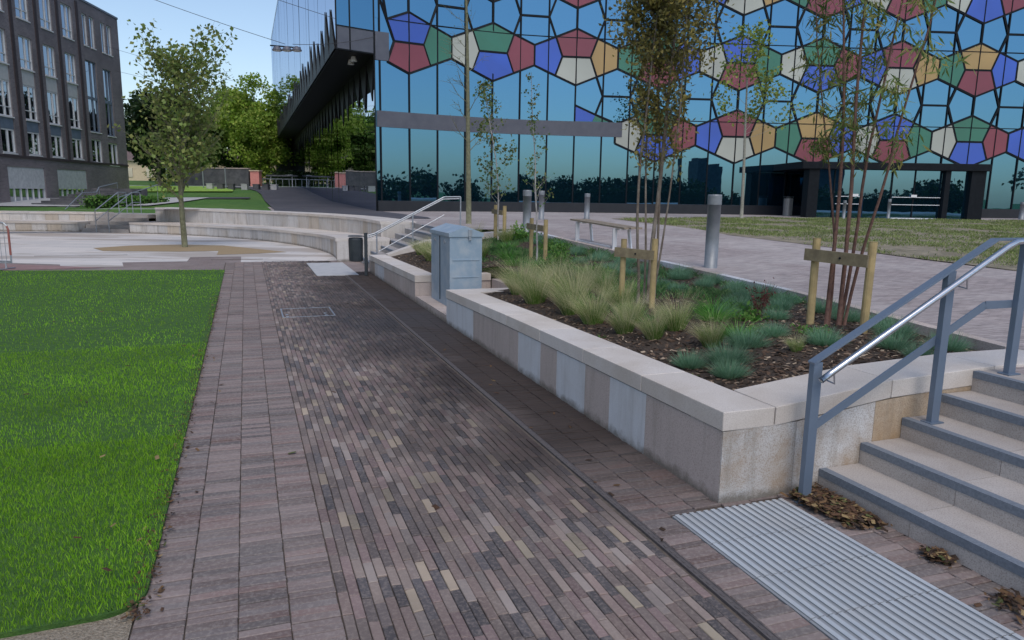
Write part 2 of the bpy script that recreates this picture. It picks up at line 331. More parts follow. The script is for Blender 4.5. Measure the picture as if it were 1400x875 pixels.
def glassmat(name, tint, base, f, wav=.0, rough=.01, scale=.6):
    m, nt, b = newmat(name)
    d = N(nt, 'ShaderNodeBsdfDiffuse'); d.inputs['Color'].default_value = (*base,1)
    g = N(nt, 'ShaderNodeBsdfGlossy'); g.inputs['Color'].default_value = (*tint,1); g.inputs['Roughness'].default_value = rough
    if wav:
        p = pos(nt); n = noise_(nt, scale, 2, .5, p); bn = N(nt, 'ShaderNodeBump'); bn.inputs['Strength'].default_value = wav; bn.inputs['Distance'].default_value = .02
        L(nt, n.outputs['Fac'], bn.inputs['Height']); L(nt, bn.outputs['Normal'], g.inputs['Normal'])
    fr = N(nt, 'ShaderNodeFresnel'); fr.inputs['IOR'].default_value = 1.5
    mr = N(nt, 'ShaderNodeMapRange'); mr.inputs['To Min'].default_value = f; mr.inputs['To Max'].default_value = 1.0; L(nt, fr.outputs[0], mr.inputs['Value'])
    ms = N(nt, 'ShaderNodeMixShader'); L(nt, mr.outputs[0], ms.inputs[0]); L(nt, d.outputs[0], ms.inputs[1]); L(nt, g.outputs[0], ms.inputs[2])
    L(nt, ms.outputs[0], nt.nodes['Material Output'].inputs['Surface']); return m
M['glass'] = glassmat('glass', (.15,.35,.55), (.004,.018,.032), .62, .09)
M['glass_side'] = glassmat('glass_side', (.56,.62,.73), (.01,.02,.03), .7, .04)
M['win'] = glassmat('win', (.85,.93,1.), (.01,.012,.018), .5, .05, scale=1.5)
def panelmat(name, c):
    m, nt, b = newmat(name); b.inputs['Base Color'].default_value = (*c,1); b.inputs['Roughness'].default_value = .5
    b.inputs['Coat Weight'].default_value = .35; b.inputs['Coat Roughness'].default_value = .04
    p = pos(nt); n = noise_(nt, .35, 2, .5, p); r = ramp(nt, [(.3, tuple(x*.82 for x in c)), (.7, tuple(min(1, x*1.12) for x in c))])
    L(nt, n.outputs['Fac'], r.inputs['Fac']); L(nt, r.outputs['Color'], b.inputs['Base Color']); return m
PC = {'b': panelmat('panel_blue', (.03,.10,.50)), 'r': panelmat('panel_red', (.21,.035,.06)), 'g': panelmat('panel_green', (.028,.17,.11)),
      'w': panelmat('panel_white', (.40,.42,.37)), 'y': panelmat('panel_yellow', (.38,.25,.09))}
def brickwall(name, c1, c2, mort):
    m, nt, b = newmat(name); b.inputs['Roughness'].default_value = .85
    g = N(nt, 'ShaderNodeNewGeometry'); sp = N(nt, 'ShaderNodeSeparateXYZ'); L(nt, g.outputs['Position'], sp.inputs[0])
    ad = N(nt, 'ShaderNodeMath', operation='ADD'); L(nt, sp.outputs['X'], ad.inputs[0]); L(nt, sp.outputs['Y'], ad.inputs[1])
    cb = N(nt, 'ShaderNodeCombineXYZ'); L(nt, ad.outputs[0], cb.inputs[0]); L(nt, sp.outputs['Z'], cb.inputs[1])
    t = N(nt, 'ShaderNodeTexBrick'); L(nt, cb.outputs[0], t.inputs['Vector']); t.inputs['Scale'].default_value = 1
    t.inputs['Brick Width'].default_value = .24; t.inputs['Row Height'].default_value = .08; t.inputs['Mortar Size'].default_value = .008
    t.inputs['Color1'].default_value = (*c1,1); t.inputs['Color2'].default_value = (*c2,1); t.inputs['Mortar'].default_value = (*mort,1)
    n = noise_(nt, .4, 4, .6, g.outputs['Position']); r = ramp(nt, [(.3, (.8,.8,.8)), (.7, (1.2,1.2,1.2))]); L(nt, n.outputs['Fac'], r.inputs['Fac'])
    L(nt, mix(nt, t.outputs['Color'], r.outputs['Color'], 1.0, 'MULTIPLY'), b.inputs['Base Color']); return m
M['brick_dark'] = brickwall('brick_dark', (.20,.172,.178), (.145,.125,.135), (.26,.24,.24))
M['brick_pier'] = pm('brick_pier', (.045,.032,.035), (.06,.045,.048), 6, .8, .2)
M['brick_red'] = pm('brick_red', (.66,.25,.22), (.72,.30,.26), 6, .8, .2)
M['cream'] = pm('cream', (.62,.5,.34), (.7,.57,.4), 3, .8, .1)
M['spandrel_pale'] = pm('spandrel_pale', (.5,.5,.49), (.58,.58,.56), 3, .6, .0)
M['spandrel_blue'] = pm('spandrel_blue', (.13,.17,.22), (.17,.21,.27), 3, .5, .0)
M['shutter'] = pm('shutter', (.45,.47,.48), (.6,.62,.62), 4, .5, .2)
M['frame_white'] = pm('frame_white', (.66,.66,.66), (.72,.72,.72), 4, .5, .0)
M['cable'] = pm('cable', (.03,.03,.035), (.05,.05,.05), 4, .6, .0)
M['lamp_glass'] = pm('lamp_glass', (.6,.6,.58), (.66,.66,.64), 4, .3, .0)
M['stone_dark'] = pm('stone_dark', (.07,.075,.085), (.13,.13,.14), 1.6, .85, .6, 8, bd=.03)
M['roof'] = pm('roof', (.12,.08,.07), (.16,.11,.1), 3, .8, .2)
M['paper'] = pm('paper', (.7,.7,.7), (.75,.75,.75), 4, .6, 0)

# ------------------------------------------------------------------ GROUND
g = MB(); n = 96
g.v = [(0,0,-.06)]
for rr in (60, 700):
    for k in range(n): a = 2*math.pi*k/n; g.v.append((rr*math.cos(a), rr*math.sin(a), -.06))
for k in range(n):
    k2 = (k+1) % n; g.f.append((0, 1+k, 1+k2)); g.f.append((1+k, 1+n+k, 1+n+k2, 1+k2))
struct(g.build('ground', M['far_grass']))
g = MB(); g.ubox(-26, 48, -34, 5.0, -.2, -.016); struct(g.build('plaza_bedding', M['joint']))
# ---- brick lane as real clinkers
def brickset(name, mat, cells, h=.012):
    mb = MB()
    for (u0, u1, v0, v1) in cells:
        dz = R.gauss(0, .0016); tu = R.gauss(0, .0012); tv = R.gauss(0, .0012); c = .0035
        zs = [dz+tu+tv, dz-tu+tv, dz-tu-tv, dz+tu-tv]
        b = [W(u0,v1,-h), W(u1,v1,-h), W(u1,v0,-h), W(u0,v0,-h)]
        m_ = [W(u0,v1,zs[0]-c), W(u1,v1,zs[1]-c), W(u1,v0,zs[2]-c), W(u0,v0,zs[3]-c)]
        t = [W(u0+c,v1-c,zs[0]), W(u1-c,v1-c,zs[1]), W(u1-c,v0+c,zs[2]), W(u0+c,v0+c,zs[3])]
        mb.add(b+m_+t, [(0,1,5,4),(1,2,6,5),(2,3,7,6),(3,0,4,7),(4,5,9,8),(5,6,10,9),(6,7,11,10),(7,4,8,11),(8,9,10,11)])
    return mb.build(name, mat)
cells = []
v = .345; bw = .0545
slabA = (17.6, 20.8, 1.5, 2.5)
while v+bw < 2.17:
    u = -2.0 + R.random()*.2
    while u < 21.3:
        ln = .208+R.uniform(-.007,.007)
        if not (u+ln > slabA[0] and u < slabA[1] and v+bw > slabA[2] and v < slabA[3]) :
            cells.append((u+.002, u+ln-.002, v+.002+R.gauss(0,.0006), v+bw-.002))
        u += ln
    v += bw
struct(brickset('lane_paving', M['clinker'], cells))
def courses(vs, u0, u1, skip=None):
    cs = []
    for a, b in zip(vs, vs[1:]):
        u = u0+R.random()*.05
        while u < u1:
            w = .056+R.uniform(-.003,.003)
            if not (skip and skip(u, u+w, a, b)): cs.append((u+.002, u+w-.002, a+.0025+R.gauss(0,.001), b-.0025+R.gauss(0,.001)))
            u += w
    return cs
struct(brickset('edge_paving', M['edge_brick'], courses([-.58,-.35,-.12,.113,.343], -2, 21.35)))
mat_u = (-1.0, 3.69); mat_v = (2.45, 3.31)
def skipmat(a, b, c, d): return (b > mat_u[0] and a < mat_u[1] and d > mat_v[0]+.01 and c < mat_v[1]-.01)
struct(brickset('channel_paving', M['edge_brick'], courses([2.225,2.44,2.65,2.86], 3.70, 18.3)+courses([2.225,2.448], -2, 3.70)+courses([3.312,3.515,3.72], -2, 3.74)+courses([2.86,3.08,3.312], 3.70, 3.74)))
# ---- lane far part + circle slabs
def sheet(name, poly, z, mat, kind='structure', zf=None):
    mb = MB(); mb.v = [(x, y, z if zf is None else zf(x,y)+z) for x, y in poly]; mb.f = [tuple(range(len(poly)))]
    o = mb.build(name, mat)
    return struct(o, kind)
def uvpoly(pts): return [W(u, v)[:2] for u, v in pts]
sheet('lane_brick_sheet', uvpoly([(19.3,-.6),(19.3,-7.5),(19.8,-34),(48,-34),(48,3.0),(18.2,3.0),(18.2,2.23),(21.4,2.2),(21.4,-.6)]), -.006, M['lane_brick'])
CX, CY = -20., 17.
RI = 15.4
def arcp(r, a): return (CX+r*math.cos(rad(a)), CY+r*math.sin(rad(a)))
pts = [arcp(RI+.3, a) for a in range(14, 181, 4)]
# jagged southern edge of the pale slabs
jag = [(21.4,2.6),(21.4,-.2),(23.2,-.2),(23.2,-1.6),(21.9,-1.6),(21.9,-3.2),(20.7,-3.0),(20.75,-4.4),(21.6,-4.6),(22.4,-6.2),(23.2,-8.6),(22.6,-11),(23.4,-14),(22.8,-18)]
poly = pts + [W(u, v)[:2] for u, v in reversed(jag)]
sheet('slab_paving', poly, -.002, M['slab'])
sheet('tree_surround', uvpoly([(25.4,-.9),(25.3,-2.2),(25.9,-4.3),(27.2,-4.8),(28.2,-3.8),(28.5,-2.2),(27.8,-.8),(26.2,.2),(24.6,1.2),(24.2,.3),(23.9,-.9)]), .004, M['tan_patch'])
sheet('red_brick_patch', uvpoly([(20.3,-4.7),(20.5,-3.4),(21.3,-4.8),(22.3,-6.6),(23.2,-9.4),(22.8,-13),(20.3,-13)]), .003, M['red_patch'])
m_ = MB(); m_.ubox(slabA[0]+.01, slabA[1]-.01, slabA[2]+.01, slabA[3]-.01, -.012, .003); struct(m_.build('pavement_slab', M['concrete']))
for (u, v, a, b) in [(22.2,.4,1.4,.08),(24.3,-3.4,2.4,.06)]:
    m_ = MB(); m_.ubox(u, u+b, v-a, v, -.01, .002); struct(m_.build('slab_joint', M['joint']))
# drain
d = MB()
dr = thing('slot_drain', 'narrow dark steel slot drain running along the brick lane', 'drain', W(8,2.195,0))
d.ubox(-2, 18.3, 2.179, 2.215, -.02, -.002)
for k in range(340):
    u = -2+k*.06
    d.ubox(u, u+.03, 2.190, 2.206, -.0065, .0005)
d.build('grating', M['grate'], dr)
d = MB(); d.ubox(-2, 18.3, 2.173, 2.179, -.03, .001); d.ubox(-2, 18.3, 2.215, 2.221, -.03, .001); d.build('edge_strip', M['grate'], dr)
# service cover
c = thing('service_cover', 'brick filled square service cover with pale metal frame in lane', 'manhole cover', W(12.3,.88,0))
f = MB()
for a in ((11.85,12.75,.47,.49),(11.85,12.75,1.27,1.29),(11.85,11.87,.49,1.27),(12.73,12.75,.49,1.27)): f.ubox(*a, -.01, .006)
f.build('frame', M['galv'], c)
f = MB()
for k in range(4): f.ubox(11.9+.2*(k%2), 11.96+.2*(k%2), .53+.6*(k//2), .57+.6*(k//2), -.01, .005)
f.build('lifting_key', M['galv'], c)
# gravel at bottom-left
sheet('gravel_margin', uvpoly([(-3,-.585),(3.75,-.585),(3.75,-12),(-3,-12)]), -.002, M['gravel'])
# ------------------------------------------------------------------ LAWN
def lawnpoly():
    p = [(19.2,-.56),(3.8,-.545)]
    for a in range(0, 91, 15): p.append((3.76-.2*math.sin(rad(a)) , -.545-.2*(1-math.cos(rad(a)))))
    p += [(3.54,-1.2),(3.5,-14),(20.5,-14),(20.4,-8),(20.0,-5.5)]
    return p
LP = lawnpoly()
mb = MB(); mb.prism([W(u,v)[:2] for u,v in LP], -.05, .022); struct(mb.build('lawn_soil', M['lawn_base']))
def inpoly(u, v, P):
    c = False; j = len(P)-1
    for i in range(len(P)):
        if (P[i][1] > v) != (P[j][1] > v) and u < (P[j][0]-P[i][0])*(v-P[i][1])/(P[j][1]-P[i][1])+P[i][0]: c = not c
        j = i
    return c
def blades(name, pts, mat, hmin, hmax, wd, label, base=None, lean=.5):
    nb = len(pts); rg = np.random.default_rng(3)
    P = np.array(pts); h = rg.uniform(hmin, hmax, nb)*P[:,3]; a = rg.uniform(0, 6.283, nb); w = wd*P[:,4]*rg.uniform(.7,1.3,nb)
    la = rg.uniform(0, 6.283, nb); ll = rg.uniform(.1, lean, nb)*h
    dx, dy = np.cos(a)*w/2, np.sin(a)*w/2; lx, ly = np.cos(la)*ll, np.sin(la)*ll
    z = P[:,2]
    V = np.stack([np.stack([P[:,0]-dx,P[:,1]-dy,z],1), np.stack([P[:,0]+dx,P[:,1]+dy,z],1),
                  np.stack([P[:,0]+dx*.7+lx*.35,P[:,1]+dy*.7+ly*.35,z+h*.6],1), np.stack([P[:,0]+lx,P[:,1]+ly,z+h],1)],1).reshape(-1,3)
    me = bpy.data.meshes.new(name); F = np.arange(nb*4).reshape(nb,4)
    me.vertices.add(nb*4); me.vertices.foreach_set('co', V.astype(np.float32).ravel())
    me.loops.add(nb*4); me.loops.foreach_set('vertex_index', F.astype(np.int32).ravel())
    me.polygons.add(nb); me.polygons.foreach_set('loop_start', (np.arange(nb)*4).astype(np.int32)); me.polygons.foreach_set('loop_total', np.full(nb,4,dtype=np.int32))
    me.materials.append(mat); me.update(calc_edges=True)
    o = bpy.data.objects.new(name, me); COL.objects.link(o)
    if label: tag(o, label, 'grass', kind='stuff')
    return o
pts = []
def scatter(n, u0, u1, v0, v1, hs, ws):
    k = 0
    while k < n:
        u = R.uniform(u0,u1); v = R.uniform(v0,v1)
        if not inpoly(u, v, LP): 
            k += .2; continue
        if v > -.62 and R.random() < .3: continue
        x, y, _ = W(u, v); q = noise.noise(Vector((x*.9, y*.9, 0)))
        pts.append((x, y, .018, hs*(1+.25*q), ws)); k += 1
scatter(80000, 3.4, 6.2, -4.6, -.5, 1, 1)
scatter(62000, 6.2, 10, -7.5, -.5, 1, 1.5)
scatter(42000, 10, 20.5, -13, -.5, 1., 2.6)
blades('grass', pts, M['blade'], .018, .042, .0034, 'lush bright green trimmed lawn beside the brick lane')
# ------------------------------------------------------------------ UPPER PLAZA
def varc(u): return -12.94+math.sqrt(max(0, 17.75**2-(u-22.84)**2))
def vstart(u):
    if u < 3.75: return 5.30
    if u <= 18.45: return kerb(u)+.13
    if u <= 21.1: return 4.9
    if u > 33.5: return 1.1
    return varc(u)
mb = MB(); us = [-14, -6, 0, 2, 3.749, 3.751, 4.4, 5.2, 6, 7, 8, 9, 10, 11, 12, 13, 14, 15, 16, 17, 18.449, 18.451, 20, 21.1, 22.4, 24.5, 26, 30, 34, 40, 48]
cols = [0, .5, 2, 6, 12, 25, 45, 75]
for u in us:
    for c_ in cols: mb.v.append(W(u, vstart(u)+c_, Zp(u)))
nc = len(cols)
for i in range(len(us)-1):
    for j in range(nc-1): a = i*nc+j; mb.f.append((a, a+nc, a+nc+1, a+1)[::-1])
struct(mb.build('plaza_paving', M['plaza_brick']))
# far ground beyond the seat arc (polar sheet)
mb = MB(); rs = [17.2, 18.5, 20, 22, 25, 29, 34, 40, 48, 58, 70, 85, 105, 140, 200, 350, 650]; an = list(range(20, 186, 4))
for r_ in rs:
    for a in an:
        x, y = arcp(r_, a); z_ = Zfar(x, y)-.05
        if 76 < a < 90: z_ = .60+(z_-.60)*sm((r_-18.3)/4)
        mb.v.append((x, y, z_))
na = len(an)
for i in range(len(rs)-1):
    for j in range(na-1): a = i*na+j; mb.f.append((a, a+na, a+na+1, a+1))
struct(mb.build('far_lawn', M['far_grass'], smooth=True))
def strip(name, path, mat, dz):
    mb = MB()
    for (u, va, vb) in path:
        for v in (va, (va+vb)/2, vb):
            x, y, _ = W(u, v); mb.v.append((x, y, Zfar(x, y)+dz))
    for i in range(len(path)-1):
        for j in range(2): a = i*3+j; mb.f.append((a, a+1, a+4, a+3))
    return struct(mb.build(name, mat))
strip('dark_path', [(25.5, varc(25.5), 6.2),(27,varc(27),6.4),(30,varc(30),6.2),(32,varc(32),6.1),(34,1.15,6),(36,1.25,5.9),(44,1.25,5.9),(54,1.25,5.9),(62,1.2,5.9),(70,.9,5.9),(78,.2,5.9),(83,-2,5.9),(86,-3,5.9)], M['dark_path'], .015)
strip('cross_path', [(86.2,-40,5.9),(88.5,-40,5.9)], M['concrete'], .02)
strip('sunlit_strip', [(66.5,-40,-1.0),(72,-40,-1.0),(79,-40,-2),(85.9,-40,-3.5)], M['mown_sunlit'], .03)
strip('lower_ramp', [(35.5,-11,-1.3),(36.7,-11,-.9)], M['concrete'], .03)
strip('upper_ramp', [(49,-17,-5.5),(53,-19,-3.6),(57,-20,-2.4)], M['concrete'], .03)
strip('lawn_path', [(56,-26,.2),(57.6,-26,.4)], M['dark_path'], .03)
# upper turf patch
TP = [(9.1,12.9),(7.8,16),(5.8,19.4),(4.6,25.2),(3.9,29.4),(12.2,34),(25,35.7),(36,36.5),(36,8),(13.5,3.5)]
mb = MB(); mb.v = [(x,y,Zp(UV(x,y)[1] if False else (-SN*x+CS*y))+.012) for x,y in TP]; 
# subdivided turf
mb = MB()
bx = np.arange(3.5, 36.6, .8); by = np.arange(3, 37, .8)
def turfz(x, y): return Zp(-SN*x+CS*y)+.010
grid = {}
from_poly = []
for x in bx:
    for y in by:
        from_poly.append((x,y))
tris = []
import mathutils.geometry as mg
poly_v = [Vector((x,y)) for x,y in TP]
ins = [Vector((x,y)) for x,y in from_poly if inpoly(x,y,TP)]
allv = poly_v+ins
vs, es, fs, *_ = mg.delaunay_2d_cdt(allv, [], [list(range(len(TP)))], 1, 1e-4)
mb.v = [(p.x,p.y,turfz(p.x,p.y)) for p in vs]; mb.f = [tuple(f) for f in fs]
struct(mb.build('turf_soil', M['turf_base']))
pts = []
k = 0
while k < 60000:
    t = R.random()**1.6; y = 8+28*t; x = R.uniform(4, 34)
    if x > y*.80+1 or not inpoly(x, y, TP): continue
    q = noise.noise(Vector((x*.5, y*.5, 3)))+.5*noise.noise(Vector((x*1.6, y*1.6, 1)))
    if R.random() > .42+1.6*q: 
        k += .15; continue
    pts.append((x, y, turfz(x,y), 1+.4*q, 1+y/12)); k += 1
blades('turf', pts, M['turf_blade'], .03, .075, .007, 'thin patchy turf on the upper plaza before the glass front', lean=1.2)

# ------------------------------------------------------------------ PLANTER WALLS
def blockwall(mb, u0, u1, v0, v1, z0, zt, along='u', step=(.55,.95), ztf=None):
    """row of upright blocks along u (or v) with slight face offsets"""
    a = u0 if along == 'u' else v0; end = u1 if along == 'u' else v1
    while a < end-.01:
        b = a+R.uniform(*step)
        if end-b < .35: b = end
        off = R.uniform(0,.002); gp = .0015
        if along == 'u':
            za, zb = (ztf(a), ztf(b)) if ztf else (zt, zt)
            p = [(a+gp,v1,z0),(b-gp,v1,z0),(b-gp,v0+off,z0),(a+gp,v0+off,z0),(a+gp,v1,za),(b-gp,v1,zb),(b-gp,v0+off,zb),(a+gp,v0+off,za)]
        else:
            za, zb = (ztf(a), ztf(b)) if ztf else (zt, zt)
            p = [(u0+off,b-gp,z0),(u1,b-gp,z0),(u1,a+gp,z0),(u0+off,a+gp,z0),(u0+off,b-gp,zb),(u1,b-gp,zb),(u1,a+gp,za),(u0+off,a+gp,za)]
        mb.hexa([W(*q) for q in p]); a = b
VF = 2.84; CW = .36
pw = thing('planter_wall', 'long pale granite planter wall with coping between lane and steps', 'wall', W(3.75,VF,0))
segs = [(3.76,4.72,0),(4.72,5.32,1),(5.32,5.8,0),(5.8,6.45,1),(6.45,6.88,0),(6.88,7.55,1),(7.55,8.4,0),(8.4,9.3,0),(9.3,10.0,1),(10.0,10.72,1)]
for a_, b_, pale in segs:
    mb = MB(); blockwall(mb, a_, b_, VF, VF+.34, -.1, 0, step=(2,2), ztf=lambda u: walltop(u)-.135); mb.build('wall_block', M['granite_pale'] if pale else M['granite_pink'], pw)
def sidetop(v): return interp(v, [(3.31,.63),(3.63,.675),(4.5,.765),(5.2,.775),(6.2,.765)])
mb = MB(); blockwall(mb, 3.75, 4.12, VF+.001, 6.05, -.1, 0, 'v', (.4,.8), ztf=lambda v: sidetop(v)-.135)
# keep corner blocks apart
mb.build('side_face', M['granite_rust'], pw)
def copingrow(mb, u0, u1, v0, v1, ztf, along='u', ln=1.05, th=.13):
    a = u0 if along == 'u' else v0; end = u1 if along == 'u' else v1
    while a < end-.01:
        b = a+ln
        if end-b < .4: b = end
        g_ = .003; za, zb = ztf(a), ztf(b)
        if along == 'u': p = [(a+g_,v1),(b-g_,v1),(b-g_,v0),(a+g_,v0)]; zz = (za,zb,zb,za)
        else: p = [(u0,b-g_),(u1,b-g_),(u1,a+g_),(u0,a+g_)]; zz = (zb,zb,za,za)
        mb.hexa([W(q[0],q[1],z-th) for q, z in zip(p,zz)]+[W(q[0],q[1],z) for q, z in zip(p,zz)]); a = b
mb = MB(); copingrow(mb, 3.745, 10.73, VF-.006, VF+CW+.04, walltop)
mb.build('coping', M['coping'], pw, bevel=.006)
mb = MB(); copingrow(mb, 3.745, 4.2, VF+CW+.045, 6.1, sidetop, 'v', 1.0)
mb.build('side_coping', M['coping'], pw, bevel=.006)
# block between the notch (return at u=10.7 .. v up to 3.9)
mb = MB(); copingrow(mb, 10.35, 10.73, VF+CW+.045, 4.3, lambda v: .522, 'v', 1.2); mb.build('return_coping', M['coping'], pw, bevel=.006)
mb = MB(); blockwall(mb, 10.37, 10.70, VF+.345, 4.3, -.1, .39, 'v'); mb.build('return_face', M['granite'], pw)
pf = thing('planter_wall', 'short far granite planter wall between the cabinet and litter bin', 'wall', W(12.65,VF,0))
mb = MB(); blockwall(mb, 12.94, 18.2, VF, VF+.34, -.1, 0, ztf=lambda u: walltop(u)-.135); mb.build('wall_face', M['granite'], pf)
mb = MB(); copingrow(mb, 12.93, 18.2, VF-.006, VF+CW+.04, walltop); mb.build('coping', M['coping'], pf, bevel=.006)
mb = MB(); blockwall(mb, 12.95, 13.28, VF+.345, 4.3, -.1, .36, 'v'); mb.build('return_face', M['granite'], pf)
mb = MB(); copingrow(mb, 12.93, 13.3, VF+CW+.045, 4.3, lambda v: .498, 'v', 1.2)
mb.build('return_coping', M['coping'], pf, bevel=.006)
mb = MB(); copingrow(mb, 17.85, 18.2, VF+CW+.045, 6.9, lambda v: interp(v,[(3.2,.44),(4.6,.9),(6.9,1.05)]), 'v', 1.0, .6); mb.build('side_coping', M['coping'], pf)
# notch plinth + back
npl = thing('notch_plinth', 'low pale granite plinth in the wall gap under the steel cabinet', 'plinth', W(11.7,VF,0))
mb = MB(); blockwall(mb, 10.735, 12.925, VF+.004, 4.3, -.1, .12, step=(.6,.7)); mb.build('plinth_block', M['granite'], npl)
mb = MB(); blockwall(mb, 10.735, 12.925, 4.305, 4.6, -.1, .40, step=(.9,1.0)); mb.build('back_block', M['granite'], npl)
# back kerb
kb = thing('planter_kerb', 'thin grey granite kerb between planting bed and upper plaza paving', 'kerb', W(10,7.0,.7))
mb = MB(); u = 4.25
while u < 18.2:
    b = min(u+.9, 18.25); z0, z1 = Zp(u)+.02, Zp(b)+.02
    p = [(u+.003,kerb(u)+.132),(b-.003,kerb(b)+.132),(b-.003,kerb(b)),(u+.003,kerb(u))]; zz = (z0,z1,z1,z0)
    mb.hexa([W(q[0],q[1],.4) for q in p]+[W(q[0],q[1],z) for q,z in zip(p,zz)]); u = b
mb.build('kerb_stone', M['granite'], kb)
# soil bed
mb = MB(); nu, nv = 120, 24
for i in range(nu+1):
    u = 3.95+(18.0-3.95)*i/nu
    for j in range(nv+1):
        v0 = 3.15 if not (10.5 < u < 13.15) else 4.45
        v = v0+(kerb(u)+.02-v0)*j/nv; mb.v.append(W(u, v, soilz(u, max(v,3.2))))
for i in range(nu):
    for j in range(nv): a = i*(nv+1)+j; mb.f.append((a, a+1, a+nv+2, a+nv+1))
struct(mb.build('planting_soil', M['soil'], smooth=True))
# chips
def chips(name, mat, gen, n, size, label, cat, lift=.01):
    mb = MB()
    for _ in range(n):
        x, y, z = gen(); a = R.uniform(0, 6.28); s = size*R.uniform(.5,1.5); w = s*R.uniform(.3,.6)
        d1 = Vector((math.cos(a), math.sin(a), R.uniform(-.35,.35)))*s; d2 = Vector((-math.sin(a), math.cos(a), R.uniform(-.5,.5)))*w
        c = Vector((x,y,z+R.uniform(.2,1)*lift)); t = Vector((0,0,s*.18))
        mb.add([c-d1-d2*.6, c+d1*.8-d2, c+d1+d2*.5, c-d1*.7+d2, ], [(0,1,2,3)])
        o = len(mb.v); mb.v += [tuple(c+t)]; 
        mb.f[-1] = (o-4, o-3, o); mb.f += [(o-3,o-2,o),(o-2,o-1,o),(o-1,o-4,o)]
    o = mb.build(name, mat); tag(o, label, cat, kind='stuff'); return o
def gbed():
    while True:
        u = 4.1+13.6*R.random()**1.7; v = R.uniform(3.2, kerb(u)-.02)
        if 10.3 < u < 13.1 and v < 4.6: continue
        return W(u, v, soilz(u, v))
chips('bark_mulch', M['chip'], gbed, 12000, .022, 'dark brown bark mulch covering the planter bed', 'mulch')
def gl(cu, cv, su, sv, h):
    def f():
        while True:
            u = cu+R.gauss(0, su); v = cv+R.gauss(0, sv)
            if u < 3.74: return W(u, v, R.random()*h)
    return f
def litter1():
    t = R.random()**1.2; u = 3.70-abs(R.gauss(0,.08))-t*.42; v = 3.36+R.random()*.2+t*.08+R.gauss(0,.03)
    if v > 3.62: v = 3.60
    return W(min(u,3.73), v, R.random()*.05*(1-t*.5))
chips('leaf_litter', M['deadleaf'], litter1, 2600, .022, 'brown fallen leaves heaped in the corner beside the bottom step', 'fallen leaves', .03)
def litter2():
    u, v = R.gauss(2.74,.04), 3.57+R.gauss(0,.028)
    return W(u, min(v,3.63), R.random()*.03)
chips('leaf_litter', M['deadleaf'], litter2, 200, .02, 'small clump of brown leaves against the middle of bottom step', 'fallen leaves', .02)
def litter3():
    u = R.uniform(1.2, 2.35); v = 3.50+R.gauss(0,.05)+(.05 if R.random()<.5 else 0)
    return W(u, min(v,3.63), R.random()*.03)
chips('leaf_litter', M['deadleaf'], litter3, 520, .02, 'loose brown leaves strewn along the near end of bottom step', 'fallen leaves', .02)
def litter4():
    r_ = R.random()
    if r_ < .45: u = R.uniform(3.5, 14); v = -.56+R.gauss(0,.10)
    elif r_ < .7: u = R.uniform(3.6, 18); v = R.uniform(-5,-.6)
    elif r_ < .85: u = R.uniform(3, 16); v = R.uniform(-.4, 2.8)
    else: u = R.uniform(2.2, 9); v = R.uniform(2.2, 2.8)
    return W(u, v, .06 if v < -.6 else .003)
def edgel():
    u = 3.5+11*R.random()**1.3; v = -.575+R.gauss(0,.035)
    return W(u, v, .004+R.random()*.02)
chips('edge_debris', M['deadleaf'], edgel, 1500, .012, 'brown crumbs and dead leaves along the lawn edge', 'leaf debris', .01)
chips('scattered_leaves', M['deadleaf'], litter4, 150, .022, 'single brown leaves scattered over the lawn edge and brick lane', 'fallen leaves', .01)

# ------------------------------------------------------------------ NEAR STEPS
st = thing('stone_steps', 'wide granite steps with blue grey nosing strips beside the planter', 'steps', W(2,3.66,0))
NV = [3.66, 4.01, 4.375, 4.71, 5.03]
UE = 3.748
for i, nv_ in enumerate(NV):
    z1 = .15*(i+1); v1 = NV[i+1]+.02 if i < 4 else 5.42
    mb = MB(); a = -6.0
    while a < UE-.01:
        b = min(a+1.5, UE); b = UE if UE-b < .5 else b
        mb.ubox(a+.002, b-.002, nv_, v1, (z1-.15) if i == 0 else z1-.15+.0, z1-.0005); a = b
    mb.build('tread', M['step'], st)
    mb = MB(); mb.ubox(-6.0, UE-.004, nv_-.004, nv_+.055, z1-.05, z1+.003); mb.build('nosing_strip', M['nosing'], st)
# tactile mat
tm = thing('tactile_paving', 'pale grey ribbed tactile paving at the foot of steps', 'paving', W(2.5,2.88,0))
for j in range(2):
    k = 0; u = 3.69
    while u > -1:
        v0 = mat_v[0]+j*.43; mb = MB(); mb.ubox(u-.40+.003, u-.003, v0+.002, v0+.428, -.02, .000)
        for q in range(8):
            vv = v0+.018+q*.0535; mb.ubox(u-.40+.003, u-.003, vv, vv+.028, .0, .0075)
        mb.build('ribbed_slab', M['tactile'], tm); u -= .40
# ------------------------------------------------------------------ NEAR HANDRAIL
hr = thing('stair_handrail', 'blue grey steel handrail with bright tube climbing the near steps', 'handrail', W(3.6,3.42,0))
UR = 3.60
def post(mb, u, v, z0, z1): mb.ubox(u-.006, u+.006+.03, v-.03, v+.03, z0, z1)
for (v_, z0, z1) in [(3.41,0,.96),(4.49,.45,1.525),(5.20,.75,1.73),(6.9,.75,1.73)]:
    mb = MB(); mb.ubox(UR-.022, UR+.022, v_-.035, v_+.035, z0, z1); mb.build('post', M['rail_paint'], hr, bevel=.002)
mb = MB(); pth = [(3.37,.955),(4.88,1.735),(6.95,1.74)]
for a, b in zip(pth, pth[1:]): mb.bar(W(UR,a[0],a[1]), W(UR,b[0],b[1]), .06, .016)
mb.build('top_rail', M['rail_paint'], hr)
for (v_, z0) in [(3.41,0),(4.49,.45),(5.20,.75)]:
    mb = MB(); mb.ubox(UR-.045, UR+.045, v_-.06, v_+.06, z0+.001, z0+.009); mb.build('base_plate', M['rail_paint'], hr)
